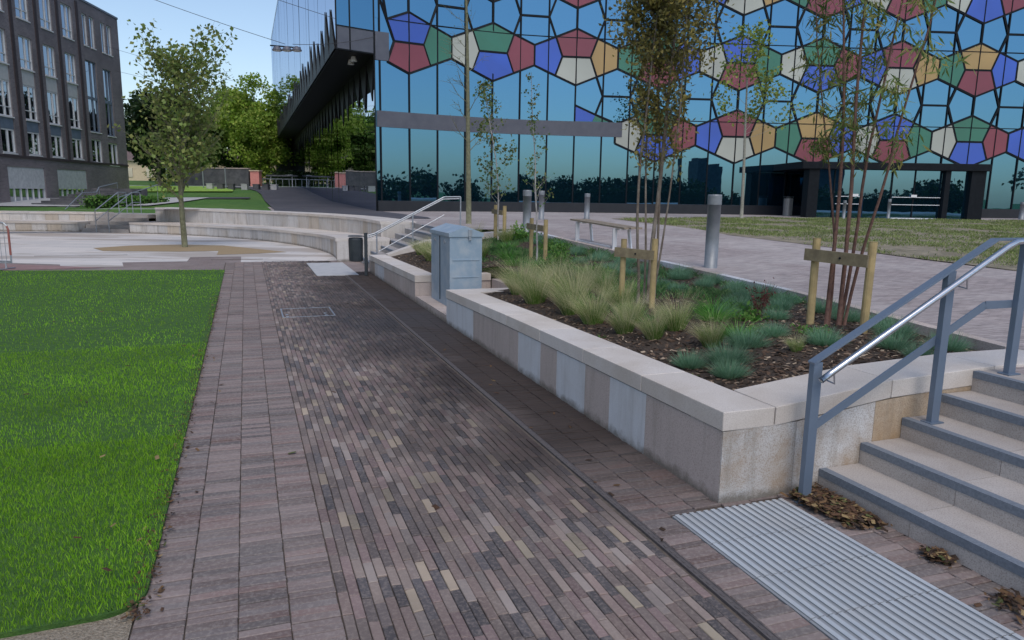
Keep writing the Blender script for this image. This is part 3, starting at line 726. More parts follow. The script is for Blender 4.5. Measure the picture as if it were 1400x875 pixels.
mb = MB(); pth = [(3.45,.51),(4.90,1.268),(6.9,1.27)]
for a, b in zip(pth, pth[1:]): mb.bar(W(UR+.026,a[0],a[1]), W(UR+.026,b[0],b[1]), .012, .055)
mb.build('mid_rail', M['rail_paint'], hr)
mb = MB(); UT = UR-.085
mb.tube([W(UT,3.38,.86),W(UT,3.45,.90),W(UT,4.90,1.69),W(UT,4.98,1.722),W(UT,5.1,1.73),W(UT,6.9,1.73)], .021, 14)
mb.build('grab_tube', M['steel'], hr, smooth=True)
for v_, z_ in [(3.48,.90),(4.55,1.48),(5.6,1.71)]:
    mb = MB(); mb.tube([W(UR-.02,v_,z_-.06),W(UT,v_+.01,z_-.07),W(UT,v_,z_+.0)], .006, 8); mb.build('bracket', M['steel'], hr)
# second, far end rail seen at right edge handled by post at v=6.9
# ------------------------------------------------------------------ CABINET
cab = thing('utility_cabinet', 'weathered blue grey steel utility cabinet with gabled lid in wall gap', 'cabinet', W(12.0,3.5,.12))
cu0, cu1, cv0, cv1 = 11.40, 12.68, 3.07, 3.64
mb = MB(); mb.ubox(cu0+.01, cu1-.01, cv0+.01, cv1-.01, .12, 1.30); mb.build('body', M['cab_blue'], cab, bevel=.004)
mb = MB(); vm = (cv0+cv1)/2; z0, z1, z2 = 1.285, 1.345, 1.455
P = [W(cu0-.01,cv0-.01,z0),W(cu1+.01,cv0-.01,z0),W(cu1+.01,cv1+.01,z0),W(cu0-.01,cv1+.01,z0),W(cu0-.01,cv0-.01,z1),W(cu1+.01,cv0-.01,z1),W(cu1+.01,cv1+.01,z1),W(cu0-.01,cv1+.01,z1),
     W(cu0-.01,vm,z2),W(cu1+.01,vm,z2)]
mb.add(P, [(0,1,2,3),(0,4,5,1),(2,6,7,3),(0,3,7,8,4),(1,5,9,6,2),(4,8,9,5),(8,7,6,9)]); lid = mb.build('lid', M['cab_blue'], cab)
mb = MB(); mb.ubox(cu0-.035, cu0-.011, vm+.03, vm+.09, 1.30, 1.40); mb.ubox(cu0-.03, cu0-.0, vm+.04, vm+.08, 1.23, 1.30); mb.build('hasp', M['galv'], cab)
for z_ in (.35, .62, .9): mb = MB(); mb.ubox(cu0-.0, cu0+.02, cv0+.06, cv1-.06, z_, z_+.012); mb.build('rib', M['cab_blue'], cab)
mb = MB(); mb.ubox(12.03, 12.045, cv0-.0, cv0+.012, .18, 1.27); mb.build('door_seam', M['dark_metal'], cab)
for u_ in (11.7, 12.35):
    mb = MB(); mb.ubox(u_-.03, u_+.03, cv0-.012, cv0+.012, 1.17, 1.22); mb.build('hinge', M['galv'], cab)
# ------------------------------------------------------------------ LITTER BIN
bn = thing('litter_bin', 'dark grey litter bin hung on a slim post by far wall end', 'litter bin', (-3.51,17.22,0))
mb = MB(); mb.box(-3.53,-3.46,17.18,17.26,0,1.02); mb.build('post', M['binmat'], bn, bevel=.004)
mb = MB(); n_ = 18
mb.tube([(-3.74,17.25,.34),(-3.74,17.25,.36),(-3.74,17.25,.86)], [.14,.165,.175], n_); mb.build('bucket', M['binmat'], bn, smooth=False)
mb = MB(); mb.tube([(-3.74,17.25,.862),(-3.74,17.25,.90)], [.17,.16], n_, cap=False); mb.tube([(-3.74,17.25,.93),(-3.74,17.25,.95)], [.19,.17], n_); mb.bar((-3.74,17.25,.94),(-3.5,17.22,.94),.05,.02); mb.build('lid', M['binmat'], bn)
# ------------------------------------------------------------------ FAR STEPS beside planter
fs = thing('stone_steps', 'small granite steps between curved seat wall and far planter end', 'steps', W(19.6,3.2,0))
for i in range(7):
    mb = MB(); z1 = .15*(i+1); mb.ubox(18.32, 20.9 if i < 2 else 21.9, 3.0+.30*i, 3.0+.30*(i+1)+.02 if i < 6 else 5.2, -.1, z1-.001); mb.build('tread', M['step'], fs)
    mb = MB(); mb.ubox(18.33, 20.89, 2.996+.30*i, 3.05+.30*i, z1-.05, z1+.002); mb.build('nosing_strip', M['nosing'], fs)
fr = thing('stair_handrail', 'thin grey metal handrail over small steps behind the litter bin', 'handrail', W(19,3.2,0))
mb = MB(); mb.tube([W(18.9,2.9,.86),W(18.9,3.1,.92),W(18.9,4.95,1.87),W(18.9,5.4,1.88)], .018, 8); mb.build('top_rail', M['galv'], fr)
mb = MB(); mb.tube([W(19.0,2.9,.80),W(19.0,3.1,.86),W(19.0,4.95,1.81),W(19.0,5.4,1.83)], .018, 8); mb.build('grab_tube', M['galv'], fr)
mb = MB(); mb.tube([W(18.9,3.2,.45),W(18.9,4.95,1.4)], .014, 6); mb.build('mid_rail', M['galv'], fr)
for v_, z0, z1 in [(3.15,.15,.94),(4.1,.6,1.43),(5.4,1.05,1.88)]:
    mb = MB(); mb.tube([W(18.9,v_,z0),W(18.9,v_,z1)], .02, 8); mb.build('post', M['galv'], fr)
# ------------------------------------------------------------------ SEAT ARC
def arcwall(label, r0, r1, a0, a1, zb, ztf):
    t = thing('seat_wall', label, 'seat wall', (*arcp((r0+r1)/2, (a0+a1)/2), 0))
    mb = MB(); cp = MB(); a = a0
    while a < a1-.1:
        b = min(a+R.uniform(1.6,3.0), a1)
        if a1-b < 1: b = a1
        g_ = .02; seg = 3; zs = ztf((a+b)/2)
        for q in range(seg):
            c0 = a+g_+(b-a-2*g_)*q/seg; c1 = a+g_+(b-a-2*g_)*(q+1)/seg
            if q == 0:
                ring = []
            ring.append(c0)
        ring.append(c1)
        top = [(*arcp(r0+.02,c), ztf(c)-.09) for c in ring]+[(*arcp(r1,c), ztf(c)-.09) for c in reversed(ring)]
        bot = [(x,y,zb) for x,y,z in top]; m0 = len(top)
        mb.add(bot+top, [tuple(range(m0)), tuple(range(m0,2*m0))[::-1]]+[(i,(i+1)%m0,m0+(i+1)%m0,m0+i) for i in range(m0)])
        a = b
    a = a0
    while a < a1-.1:
        b = min(a+3.8, a1)
        if a1-b < 1.5: b = a1
        ring = [a+.015+(b-a-.03)*q/4 for q in range(5)]
        top = [(*arcp(r0-.012,c), ztf(c)) for c in ring]+[(*arcp(r1+.01,c), ztf(c)) for c in reversed(ring)]
        bot = [(x,y,z-.088) for x,y,z in top]; m0 = len(top)
        cp.add(bot+top, [tuple(range(m0)), tuple(range(m0,2*m0))[::-1]]+[(i,(i+1)%m0,m0+(i+1)%m0,m0+i) for i in range(m0)])
        a = b
    mb.build('wall_block', M['granite_arc'], t); cp.build('seat_slab', M['coping'], t)
    return t
t1 = lambda a: interp(a, [(13.5,.66),(22,.58),(35,.50),(60,.47),(79,.47)])
t2 = lambda a: interp(a, [(18,1.08),(60,1.07),(79,1.10)])
arcwall('lower tier of long curved granite seat wall right of the plaza tree', RI, 16.9, 13.6, 78.5, -.1, t1)
arcwall('upper tier of long curved granite seat wall right of the plaza tree', 16.8, 17.9, 18.6, 77.6, .2, t2)
arcwall('lower tier of short granite seat wall left of the far steps', RI, 16.9, 87.6, 130, -.1, lambda a: .44)
arcwall('upper tier of short granite seat wall left of the far steps', 16.8, 17.7, 86.6, 130, .2, lambda a: .82)
ls = thing('stone_steps', 'far granite steps between the two curved seat walls', 'steps', (*arcp(16, 83), 0))
for i in range(5):
    mb = MB(); r0 = RI+.05+.33*i
    c = [78.8+(87.2-78.8)*q/4 for q in range(5)]
    z1 = .155*(i+1); top = [(*arcp(r0,a), z1) for a in c]+[(*arcp(r0+(.36 if i < 4 else 1.6),a), z1) for a in reversed(c)]; bot = [(x,y,z1-.155-.02) for x,y,z in top]; m0 = len(top)
    mb.add(bot+top, [tuple(range(m0)), tuple(range(m0,2*m0))[::-1]]+[(k,(k+1)%m0,m0+(k+1)%m0,m0+k) for k in range(m0)]); mb.build('tread', M['step'], ls)
for lab, a in (('left metal handrail of pair on the far granite steps', 84.5), ('right metal handrail of pair on the far granite steps', 82.2)):
    t = thing('stair_handrail', lab, 'handrail', (*arcp(16,a),0))
    z = lambda r_: .155*(r_-RI)/.33
    P0, P1, P2 = arcp(15.4,a), arcp(17.1,a), arcp(17.7,a)
    mb = MB(); mb.tube([(*P0,.95),(*P1,1.75),(*P2,1.75)], .022, 8); mb.build('top_rail', M['galv'], t)
    mb = MB(); mb.tube([(*P0,.5),(*P1,1.3),(*P2,1.3)], .016, 6); mb.build('mid_rail', M['galv'], t)
    for Pq, z0, z1 in ((P0,0,.95),(P1,.77,1.75),(P2,.77,1.75)):
        mb = MB(); mb.tube([(*Pq,z0),(*Pq,z1)], .02, 8); mb.build('post', M['galv'], t)
# ------------------------------------------------------------------ BOLLARDS etc
def bollard(x, y, z, h, r, label):
    t = thing('bollard', label, 'bollard', (x,y,z), 'steel lighting bollards on the upper plaza')
    mb = MB(); mb.tube([(x,y,z-.02),(x,y,z+h*.86)], r*.94, 24); mb.build('column', M['bollard'], t, smooth=True)
    mb = MB(); mb.tube([(x,y,z+h*.86),(x,y,z+h*.865),(x,y,z+h*.985),(x,y,z+h)], [r*.9,r,r,r*.93], 24); mb.build('cap', M['bollard'], t, smooth=False)
    mb = MB(); mb.tube([(x,y,z-.005),(x,y,z+.01)], r*1.25, 24); mb.build('base_ring', M['bollard'], t)
    return t
bollard(3.41,12.47,.76,1.27,.118,'large steel lighting bollard at the planter kerb, nearest of all')
bollard(.33,18.13,1.0,1.08,.11,'steel lighting bollard behind the kerb beside the small staked birch')
bollard(1.03,27.2,1.05,1.05,.11,'steel bollard far across the paving, left of the bench')
bollard(2.88,28.8,1.05,.98,.11,'steel bollard far across the paving, above the bench')
bollard(18.6,37.,1.05,1.32,.12,'steel bollard standing before the doors of glass entrance')
bollard(26.7,38.5,1.05,.9,.14,'steel bollard near the glass front at far right edge')
bollard(15.1,33.5,1.05,.85,.075,'slim pale bollard at left end of the entrance portal')
bollard(17.7,34.6,1.05,.95,.075,'slim bollard between entrance doors and pale slim bollard')
rb = thing('litter_bin', 'round pale grey litter bin by glass front left of entrance', 'litter bin', (14.2,38.2,1.05))
mb = MB(); mb.cyl(14.2,38.0,1.05,1.95,.23); mb.build('bucket', M['bin_pale'], rb); mb = MB(); mb.cyl(14.2,38.0,2.0,2.05,.25); mb.cyl(14.2,38.0,1.95,2.0,.12); mb.build('lid', M['binmat'], rb)
# bench
be = thing('bench', 'slim timber slat bench on pale metal legs behind the planter kerb', 'bench', W(13.7,7.3,.9))
zb = 1.40
for k in range(3):
    mb = MB(); mb.bar(W(15.4,7.08+.15*k,zb+.02), W(12.9,7.13+.15*k,zb-.06), .11, .035); mb.build('slat', M['slat'], be)
for u_ in (15.1, 13.3):
    zz = Zp(u_); zt = zb-.0+.02-(15.4-u_)*.0316-.02
    for v_, lean in ((7.08,.0),(7.40,-.12)):
        mb = MB(); mb.bar(W(u_,v_,zt-.01), W(u_+lean,v_,zz), .03, .09); mb.build('leg', M['white_metal'], be)
    mb = MB(); mb.bar(W(u_,7.06,zt-.03), W(u_,7.44,zt-.03), .04, .03); mb.build('crossbar', M['white_metal'], be)
mb = MB(); mb.bar(W(15.1,7.10,.96), W(13.55,7.10,.93), .03, .03); mb.build('stretcher', M['white_metal'], be)
# crowd barrier at left
cbx = thing('crowd_barrier', 'galvanised metal pedestrian barrier standing at left edge of lawn', 'barrier', (-12.9,17.4,0))
def BP(s, z): return (-12.05-s*1.0, 17.35+s*.1, z)
mb = MB(); mb.tube([BP(0,.16),BP(0,.95),BP(.03,1.04),BP(.10,1.11),BP(.2,1.13),BP(2.0,1.13),BP(2.12,1.08),BP(2.18,.95),BP(2.18,.16)], .019, 8); mb.tube([BP(0,.2),BP(2.18,.2)], .016, 8); mb.build('frame', M['galv'], cbx)
mb = MB()
for k in range(1, 18): mb.tube([BP(.12*k,.2),BP(.12*k,1.12)], .006, 6)
mb.build('bars', M['galv'], cbx)
for s in (.15, 1.9):
    mb = MB(); p = BP(s,0); mb.bar((p[0],p[1]-.3,.02),(p[0],p[1]+.3,.02),.05,.015); mb.bar((p[0],p[1],.02),(p[0],p[1],.2),.03,.03); mb.bar((p[0]-.15,p[1],.17),(p[0]+.15,p[1],.17),.02,.03); mb.build('foot', M['galv'], cbx)
mb = MB(); mb.tube([BP(0,.35),BP(0,.95),BP(.03,1.04)], .024, 8); mb.build('red_sleeve', pm('red_sleeve',(.35,.10,.08),(.3,.12,.1),8,.6,0), cbx)

# ------------------------------------------------------------------ VEGETATION
def leafmesh(name, P, mat, parent, size, aspect=.5, rg=None, droop=0.0, base=(0,0,0)):
    """P (n,3) leaf positions -> rhombic leaves, two triangles folded along the rib"""
    rg = rg or np.random.default_rng(5); P = np.asarray(P, float)-np.array(base); n = len(P)
    d = rg.normal(size=(n,3)); d[:,2] = d[:,2]*(1-droop)-droop*1.6; d /= np.linalg.norm(d,axis=1)[:,None]
    r = rg.normal(size=(n,3)); s = np.cross(d, r); s /= np.linalg.norm(s,axis=1)[:,None]; nn_ = np.cross(d, s)
    L_ = size*rg.uniform(.6,1.35,n)[:,None]; Wd = L_*aspect*.5
    V = np.stack([P, P+d*L_*.5+s*Wd+nn_*Wd*.25, P+d*L_, P+d*L_*.5-s*Wd+nn_*Wd*.25],1).reshape(-1,3)
    me = bpy.data.meshes.new(name); F = np.arange(n*4)
    me.vertices.add(n*4); me.vertices.foreach_set('co', V.astype(np.float32).ravel())
    me.loops.add(n*4); me.loops.foreach_set('vertex_index', F.astype(np.int32))
    me.polygons.add(n); me.polygons.foreach_set('loop_start', (np.arange(n)*4).astype(np.int32)); me.polygons.foreach_set('loop_total', np.full(n,4,dtype=np.int32))
    me.materials.append(mat); me.update(calc_edges=True)
    o = bpy.data.objects.new(name, me); COL.objects.link(o); o.parent = parent; return o
def wob(p0, d, ln, n, jit, up=0.0):
    pts = [Vector(p0)]; d = Vector(d).normalized()
    for i in range(n):
        d = (d+Vector((R.gauss(0,jit), R.gauss(0,jit), R.gauss(0,jit)+up))).normalized()
        pts.append(pts[-1]+d*(ln/n))
    return pts
def along(pts, t):
    f = t*(len(pts)-1); i = min(int(f), len(pts)-2); return pts[i].lerp(pts[i+1], f-i)
def young_tree(name, label, base, stems, bark, leaf, lsize, nbr, brlen, z0, z1, spread_up, lpb, aspect=.5, droop=0, sub=3, cl=.06, group=None, lens=None, twig=1.0, sj=.035, thin=None):
    """stems: list of (dx,dy,dir,height,r)"""
    t = thing(name, label, 'tree', base, group); mb = MB(); LPp = []
    for (dx, dy, d, h, r0) in stems:
        sp = wob((base[0]+dx, base[1]+dy, base[2]), d, h, 14, sj, .01)
        mb.tube(sp, [r0*(1-.82*i/14) for i in range(15)], 8)
        for b in range(nbr):
            q = z0+(z1-z0)*(b+R.random())/nbr; tt = q/h
            if tt >= 1: continue
            p = along(sp, tt); az = R.uniform(0, 6.283); f = 1-((tt*h-z0)/(z1-z0+.01))
            ln = brlen*(lens(f) if lens else (.35+.65*f))*R.uniform(.7,1.2)
            bp = wob(p, (math.cos(az), math.sin(az), spread_up+R.uniform(-.2,.3)), ln, 7, .10, .04 if droop == 0 else -.06)
            rb = max(.0022, r0*(1-.8*tt)*.38)*twig
            mb.tube(bp, [rb*(1-.8*i/7) for i in range(8)], 5, False)
            kp = 1 if not thin else max(.12, min(1, (q-thin[0])/(thin[1]-thin[0])))
            for k in range(sub):
                pp = along(bp, R.uniform(.25,.95)); az2 = az+R.uniform(-1.2,1.2)
                tp = wob(pp, (math.cos(az2), math.sin(az2), spread_up*.7+R.uniform(-.4,.4)-droop*1.2), ln*.42, 4, .15, -droop*.15)
                mb.tube(tp, [rb*.5, rb*.4, rb*.35, rb*.3, rb*.2], 4, False)
                for _ in range(int(lpb*kp+.5)):
                    c = along(tp, R.uniform(.15,1)); LPp.append(tuple(c+Vector((R.gauss(0,cl),R.gauss(0,cl),R.gauss(0,cl)))))
            for _ in range(int(lpb*kp+.5)):
                c = along(bp, R.uniform(.35,1)); LPp.append(tuple(c+Vector((R.gauss(0,cl),R.gauss(0,cl),R.gauss(0,cl)))))
    mb.build('trunk', bark, t, smooth=True)
    if LPp: leafmesh('crown', LPp, leaf, t, lsize, aspect, np.random.default_rng(R.randint(0,9999)), droop, base)
    return t
def stakes(label, pa, pb, h, rr, cross=True):
    t = thing('tree_stakes', label, 'tree stakes', ((pa[0]+pb[0])/2,(pa[1]+pb[1])/2,pa[2]), None)
    for p in (pa, pb):
        mb = MB(); lean = R.gauss(0,.012)
        mb.tube([(p[0],p[1],p[2]-.1),(p[0]+lean,p[1],p[2]+h)], [rr, rr], 12); mb.build('stake', M['stake'], t, smooth=False, bevel=.003)
    a, b = Vector(pa), Vector(pb); d = (b-a).normalized(); off = Vector((d.y,-d.x,0)); off = off if off.y < 0 else -off
    mb = MB(); z = pa[2]+h*.80; A = a-d*.09+off*(rr+.014); B = b+d*.01+off*(rr+.014)
    mb.bar((A.x,A.y,z+.01),(B.x,B.y,z-.01),.028,h*.135); mb.build('crossbar', M['crossbar'], t)
    mb = MB(); c = (a+b)/2; mb.tube([(c.x-.05,c.y-.06,z),(c.x,c.y+.08,z),(c.x+.08,c.y,z)], .012, 6); mb.build('tree_tie', M['dark_metal'], t)
    return t
# staked multi-stem rowan
def Ps(u, v): x, y, _ = W(u, v); return (x, y, soilz(u, v))
b = Ps(7.95, 4.72)
young_tree('rowan_tree', 'staked multi stem tree with yellowing olive foliage in the middle of planter', b,
  [(-.10,.02,(-.05,.02,1),5.2,.020),(.02,0,(.005,.0,1),5.6,.030),(.10,.02,(.04,.03,1),5.3,.018),(-.02,.07,(-.015,.05,1),4.9,.016),(.07,-.05,(.05,-.03,1),4.8,.014)],
  M['bark_twig'], M['rowan'], .058, 54, .64, 1.6, 5.1, 1.5, 24, .5, 0, 4, .06, thin=(1.7,3.3), lens=lambda f: .75+.25*math.sin(f*3.1)-(.45 if f > .75 else 0), twig=.8)
stakes('pair of round timber stakes with crossbar around the yellowing multi stem tree', Ps(7.92,4.34), Ps(7.62,4.60), .84, .036)
b = Ps(5.85, 5.75)
young_tree('willow_tree', 'staked red stemmed tree with long narrow drooping leaves nearest the steps', b,
  [(-.10,0,(-.035,.05,1),5.0,.022),(-.05,.05,(.01,.02,1),4.6,.014),(.02,-.02,(.055,0,1),5.0,.024),(.06,.03,(.09,.03,1),5.0,.02),(.09,0,(.075,-.02,1),4.6,.018)],
  M['bark_red'], M['willow'], .11, 18, .5, 1.6, 4.6, 1.1, 11, .16, .62, 3, .05, lens=lambda f: .6+.3*math.sin(f*3.1), twig=.6)
stakes('pair of pale timber stakes with crossbar around the red stemmed willow', Ps(5.98,5.53), Ps(5.42,5.68), .90, .040)
b = Ps(13.0, 5.25)
young_tree('birch_tree', 'thin white stemmed staked birch behind the steel cabinet, sparse leaves', b,
  [(0,0,(-.01,0,1),3.5,.020)], M['bark_pale'], M['birch'], .05, 24, .5, .9, 3.3, 1.2, 5, .8, 0, 2, .03, twig=.7)
stakes('pair of timber stakes holding the thin white birch', Ps(13.4,5.28), Ps(12.75,5.32), .82, .04)
b = Ps(17.2, 5.9)
young_tree('birch_tree', 'slim leafy staked birch directly behind the cabinet, fuller of two', b,
  [(0,0,(0,0,1),3.9,.024)], M['bark_pale'], M['birch'], .07, 34, .75, .8, 3.7, .9, 7, .8, 0, 3, .05, twig=.7)
stakes('pair of timber stakes holding the leafy birch far in the planter', Ps(17.6,5.95), Ps(17.0,5.98), .85, .045)
b = (-1.38, 22.5, 1.05)
young_tree('bare_tree', 'tall bare olive trunk tree with twiggy nearly leafless branches', b,
  [(0,0,(-.012,0,1),8.5,.092)], M['bark_olive'], M['birch'], .05, 26, 1.25, 2.0, 8.0, .7, 1, .6, 0, 4, .03, twig=.55, sj=.006)
b = (9.65, 31.0, 1.05)
young_tree('young_tree', 'slim young tree with airy yellow green foliage on the upper turf', b,
  [(0,0,(-.005,0,1),7.9,.075)], M['bark_grey'], M['birch_far'], .15, 30, 2.1, 3.3, 7.4, .5, 13, .7, 0, 3, .14, twig=.5, sj=.008)
# plaza tree
b = (-11.24, 24.83, 0)
pt = young_tree('plaza_tree', 'upright leafy young tree standing alone in the tan patch of plaza', b,
  [(0,0,(-.02,.0,1),5.9,.10)], M['bark_olive'], M['maple'], .14, 54, 1.95, 1.45, 5.7, 1.35, 15, .75, 0, 5, .16, lens=lambda f: .55+.55*math.sin(min(1,f*1.25)*2.2+.25))
# -------- big trees
def big_tree(label, x, y, z, h, w, leaf, n, lsize, trunk_h=.22, group='trees beyond the lawn', name='broadleaf_tree', bark=None, shape=1.0, wild=.25):
    t = thing(name, label, 'tree', (x,y,z), group); mb = MB(); rg = np.random.default_rng(R.randint(0,9999))
    sp = wob((x,y,z), (0,0,1), h*.8, 8, .03); mb.tube(sp, [h*.022*(1-.09*i) for i in range(9)], 8)
    cs = []; ncl = 46
    for k in range(ncl):
        while True:
            a, e, r_ = R.uniform(0,6.283), R.uniform(-1,1), R.random()**.45
            q = Vector((math.cos(a)*math.sqrt(1-e*e), math.sin(a)*math.sqrt(1-e*e), e))*r_
            break
        zc = z+h*(trunk_h+(1-trunk_h)/2)+q.z*h*(1-trunk_h)/2
        sh = 1.0-(shape-1)*max(0, q.z) if shape >= 1 else 1
        cs.append((Vector((x+q.x*w*sh*R.uniform(.85,1.15), y+q.y*w*sh, zc)), w*R.uniform(.2,.38)))
    P = []
    per = n//ncl
    for c, r_ in cs:
        st_ = along(sp, min(.95, max(.2, (c.z-z)/h*.8))); mb.tube([st_, st_.lerp(c,.5)+Vector((0,0,-.2)), c], [h*.007, h*.004, .02], 5, False)
        d = rg.normal(size=(per,3)); d /= np.linalg.norm(d,axis=1)[:,None]; rr = r_*rg.random(per)[:,None]**.5*(1+rg.normal(size=(per,1))*wild*.5)
        P.append(np.array(c)+d*rr*np.array([1,1,.75]))
    P = np.concatenate(P)
    mb.build('trunk', bark or M['bark'], t, smooth=True); leafmesh('crown', P, leaf, t, lsize, .75, rg, 0, (x,y,z)); return t
big_tree('large sunlit light green tree behind the dark garden wall, right of plaza tree', -33.2, 95, 2.6, 12.5, 5.2, M['tree_sunlit'], 19000, .38, .12)
big_tree('tall mid green tree filling the gap behind the plaza tree', -43, 98, 2.6, 11.5, 5.2, M['tree_mid'], 12000, .45, .1)
big_tree('mid green rounded tree just behind the red brick pier', -30.8, 92, 2.6, 8.5, 4.2, M['tree_sunlit'], 9000, .36, .12)
big_tree('tallest green tree standing far behind garden wall centre', -38, 104, 2.8, 12.5, 5.0, M['tree_mid'], 11000, .45, .1)
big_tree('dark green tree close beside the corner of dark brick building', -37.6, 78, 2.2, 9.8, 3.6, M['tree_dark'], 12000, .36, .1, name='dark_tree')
big_tree('low yellowish tree behind the red brick piers beside glass building', -29.5, 104, 2.8, 9.5, 4.2, M['tree_sunlit'], 9000, .42, .15)
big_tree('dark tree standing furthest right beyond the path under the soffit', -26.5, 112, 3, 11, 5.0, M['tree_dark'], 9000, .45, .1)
big_tree('mid green tree glimpsed between brick building corner and dark tree', -50, 108, 3, 11, 5.5, M['tree_mid'], 9000, .5, .1)
big_tree('small dark bushy tree at the left end of dark garden wall', -40.5, 90, 2.6, 6.5, 3.4, M['tree_mid'], 7000, .36, .05)
big_tree('broad dark green tree far left, seen mirrored in the side glass', -52, 84, 2.4, 10, 5.5, M['tree_mid'], 7000, .5, .1)
# treeline that closes the view behind the camera, mirrored in the glass
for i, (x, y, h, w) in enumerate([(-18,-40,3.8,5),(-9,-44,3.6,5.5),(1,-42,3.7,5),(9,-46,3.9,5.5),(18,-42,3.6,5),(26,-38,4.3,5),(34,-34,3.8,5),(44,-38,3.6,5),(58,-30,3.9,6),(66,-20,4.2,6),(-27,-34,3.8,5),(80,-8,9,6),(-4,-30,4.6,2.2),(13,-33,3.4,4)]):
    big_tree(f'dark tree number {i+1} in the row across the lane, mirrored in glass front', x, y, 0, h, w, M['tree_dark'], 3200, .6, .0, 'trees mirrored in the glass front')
# hedge row mirrored
def hedge(label, x0, y0, x1, y1, z, h, th, mat, n, ls):
    t = thing('hedge', label, 'hedge', ((x0+x1)/2,(y0+y1)/2,z)); rg = np.random.default_rng(9)
    a = rg.random(n); P = np.stack([x0+(x1-x0)*a+rg.normal(size=n)*th*.3, y0+(y1-y0)*a+rg.normal(size=n)*th*.3, z+rg.random(n)**.7*h*(1+.12*np.sin(a*60))],1)
    leafmesh('foliage', P, mat, t, ls, .8, rg, 0, t['_base'])
    mb = MB(); mb.bar((x0,y0,z+h*.42),(x1,y1,z+h*.42),th*.7,h*.84); mb.build('core', M['tree_dark'], t)
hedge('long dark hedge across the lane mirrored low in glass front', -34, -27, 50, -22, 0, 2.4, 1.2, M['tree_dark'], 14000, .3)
hedge('dark low shrubs beside the brick building steps', -24.3, 42, -22.8, 47.5, .8, .6, 1.0, M['shrub'], 3000, .16)
hedge('clipped dark hedge between the two red brick piers', -29.4, 90, -26.0, 91, 2.6, 1.4, 1.0, M['tree_dark'], 2500, .25)

# -------- planting
def blade_tuft(n, rad0, h, spread, wd, segs, rg, curl, wind=(0,0)):
    mb = MB()
    for _ in range(n):
        a = rg.uniform(0,6.283); r0 = rad0*math.sqrt(rg.random()); tilt = spread*rg.random()**.6; hh = h*rg.uniform(.6,1.1)
        p = Vector((math.cos(a)*r0, math.sin(a)*r0, -.02)); d = Vector((math.cos(a)*math.sin(tilt)+wind[0]*.3, math.sin(a)*math.sin(tilt)+wind[1]*.3, math.cos(tilt))).normalized()
        s = Vector((-math.sin(a), math.cos(a), 0)).lerp(Vector((rg.uniform(-1,1),rg.uniform(-1,1),0)), .5).normalized()
        L0 = len(mb.v)
        for i in range(segs+1):
            f = i/segs; w = wd*(1-f*.85)/2; mb.v += [tuple(p-s*w), tuple(p+s*w)]
            d = (d+Vector((math.cos(a)*curl/segs+wind[0]/segs, math.sin(a)*curl/segs+wind[1]/segs, -curl*.8*f/segs))).normalized(); p = p+d*hh/segs
        for i in range(segs): mb.f.append((L0+2*i, L0+2*i+1, L0+2*i+3, L0+2*i+2))
    return mb
fes_protos = []; fea_protos = []
for k in range(4):
    rg = random.Random(40+k); mb = blade_tuft(1000, .075, .185, 1.18, .0040, 3, rg, .12)
    fes_protos.append(mb)
PL = []   # (kind, u, v, scale)
def onsoil_list():
    F = [(4.62,3.52,.9),(4.95,3.75,1.0),(5.05,3.45,.95),(4.75,3.98,.0),(5.35,4.25,1.05),(5.6,4.75,.9),(5.05,4.85,1.0),(4.75,5.35,1.0),(5.2,5.85,1.1),(4.55,5.75,1.1),
      (5.6,6.1,1.1),(6.1,6.15,1.1),(6.6,6.3,1.1),(6.9,5.9,1.1),(7.3,6.35,1.1),(7.6,5.95,1.05),(7.9,6.45,1.1),(8.35,6.3,1.05),(8.6,6.6,1.15),(9.0,6.3,1.0),(9.3,6.65,1.1),(9.8,6.4,1.05),(10.2,6.7,1.1),(10.7,6.35,1.1),(11.1,6.65,1.1),
      (11.5,6.3,1.1),(11.9,6.6,1.15),(12.4,6.3,1.1),(12.9,6.6,1.1),(13.4,6.3,1.1),(13.9,6.55,1.1),(14.5,6.35,1.1),(15.0,6.6,1.1),(15.6,6.3,1.1),(16.2,6.5,1.1),(16.9,6.4,1.1),
      (6.3,5.35,.9),(6.75,5.05,.95),(7.1,5.45,1.),(8.6,5.6,1.),(9.2,5.7,1.),(9.8,5.85,1.),(10.5,5.8,1.),(11.2,5.9,1.),(12.2,5.8,1.),(4.35,5.2,.85)]
    return [f for f in F if f[2] > 0]
FES = sorted(onsoil_list())
def lane(v, u):
    kv = kerb(u); return 'along the back kerb' if v > kv-.75 else ('in the middle of the bed' if v > 4.3 else 'by the front coping')
cnt = {}
fes_me = []
for k, (u, v, s) in enumerate(FES):
    ln = lane(v, u); cnt[('f',ln)] = cnt.get(('f',ln),0)+1; i = cnt[('f',ln)]
    lab = f'blue green fescue tuft {ln}, {ORD[i-1]} one from the steps' if i <= 20 else f'blue green fescue tuft {ln}, number {i} from the steps'
    x, y, z = Ps(u, v)
    if k < 4:
        t = thing('fescue_tuft', lab, 'grass tuft', (x,y,z), 'blue green fescue tufts in the planter'); t['_base'] = (0,0,0)
        fes_protos[k].build('blades', M['fescue'], t); fes_me.append(t)
        t.scale = (s*1.02,)*3
    else:
        copy_thing(fes_me[k%4], (x,y,z), R.uniform(0,6.28), s*R.uniform(.85,1.15)*1.02, lab)
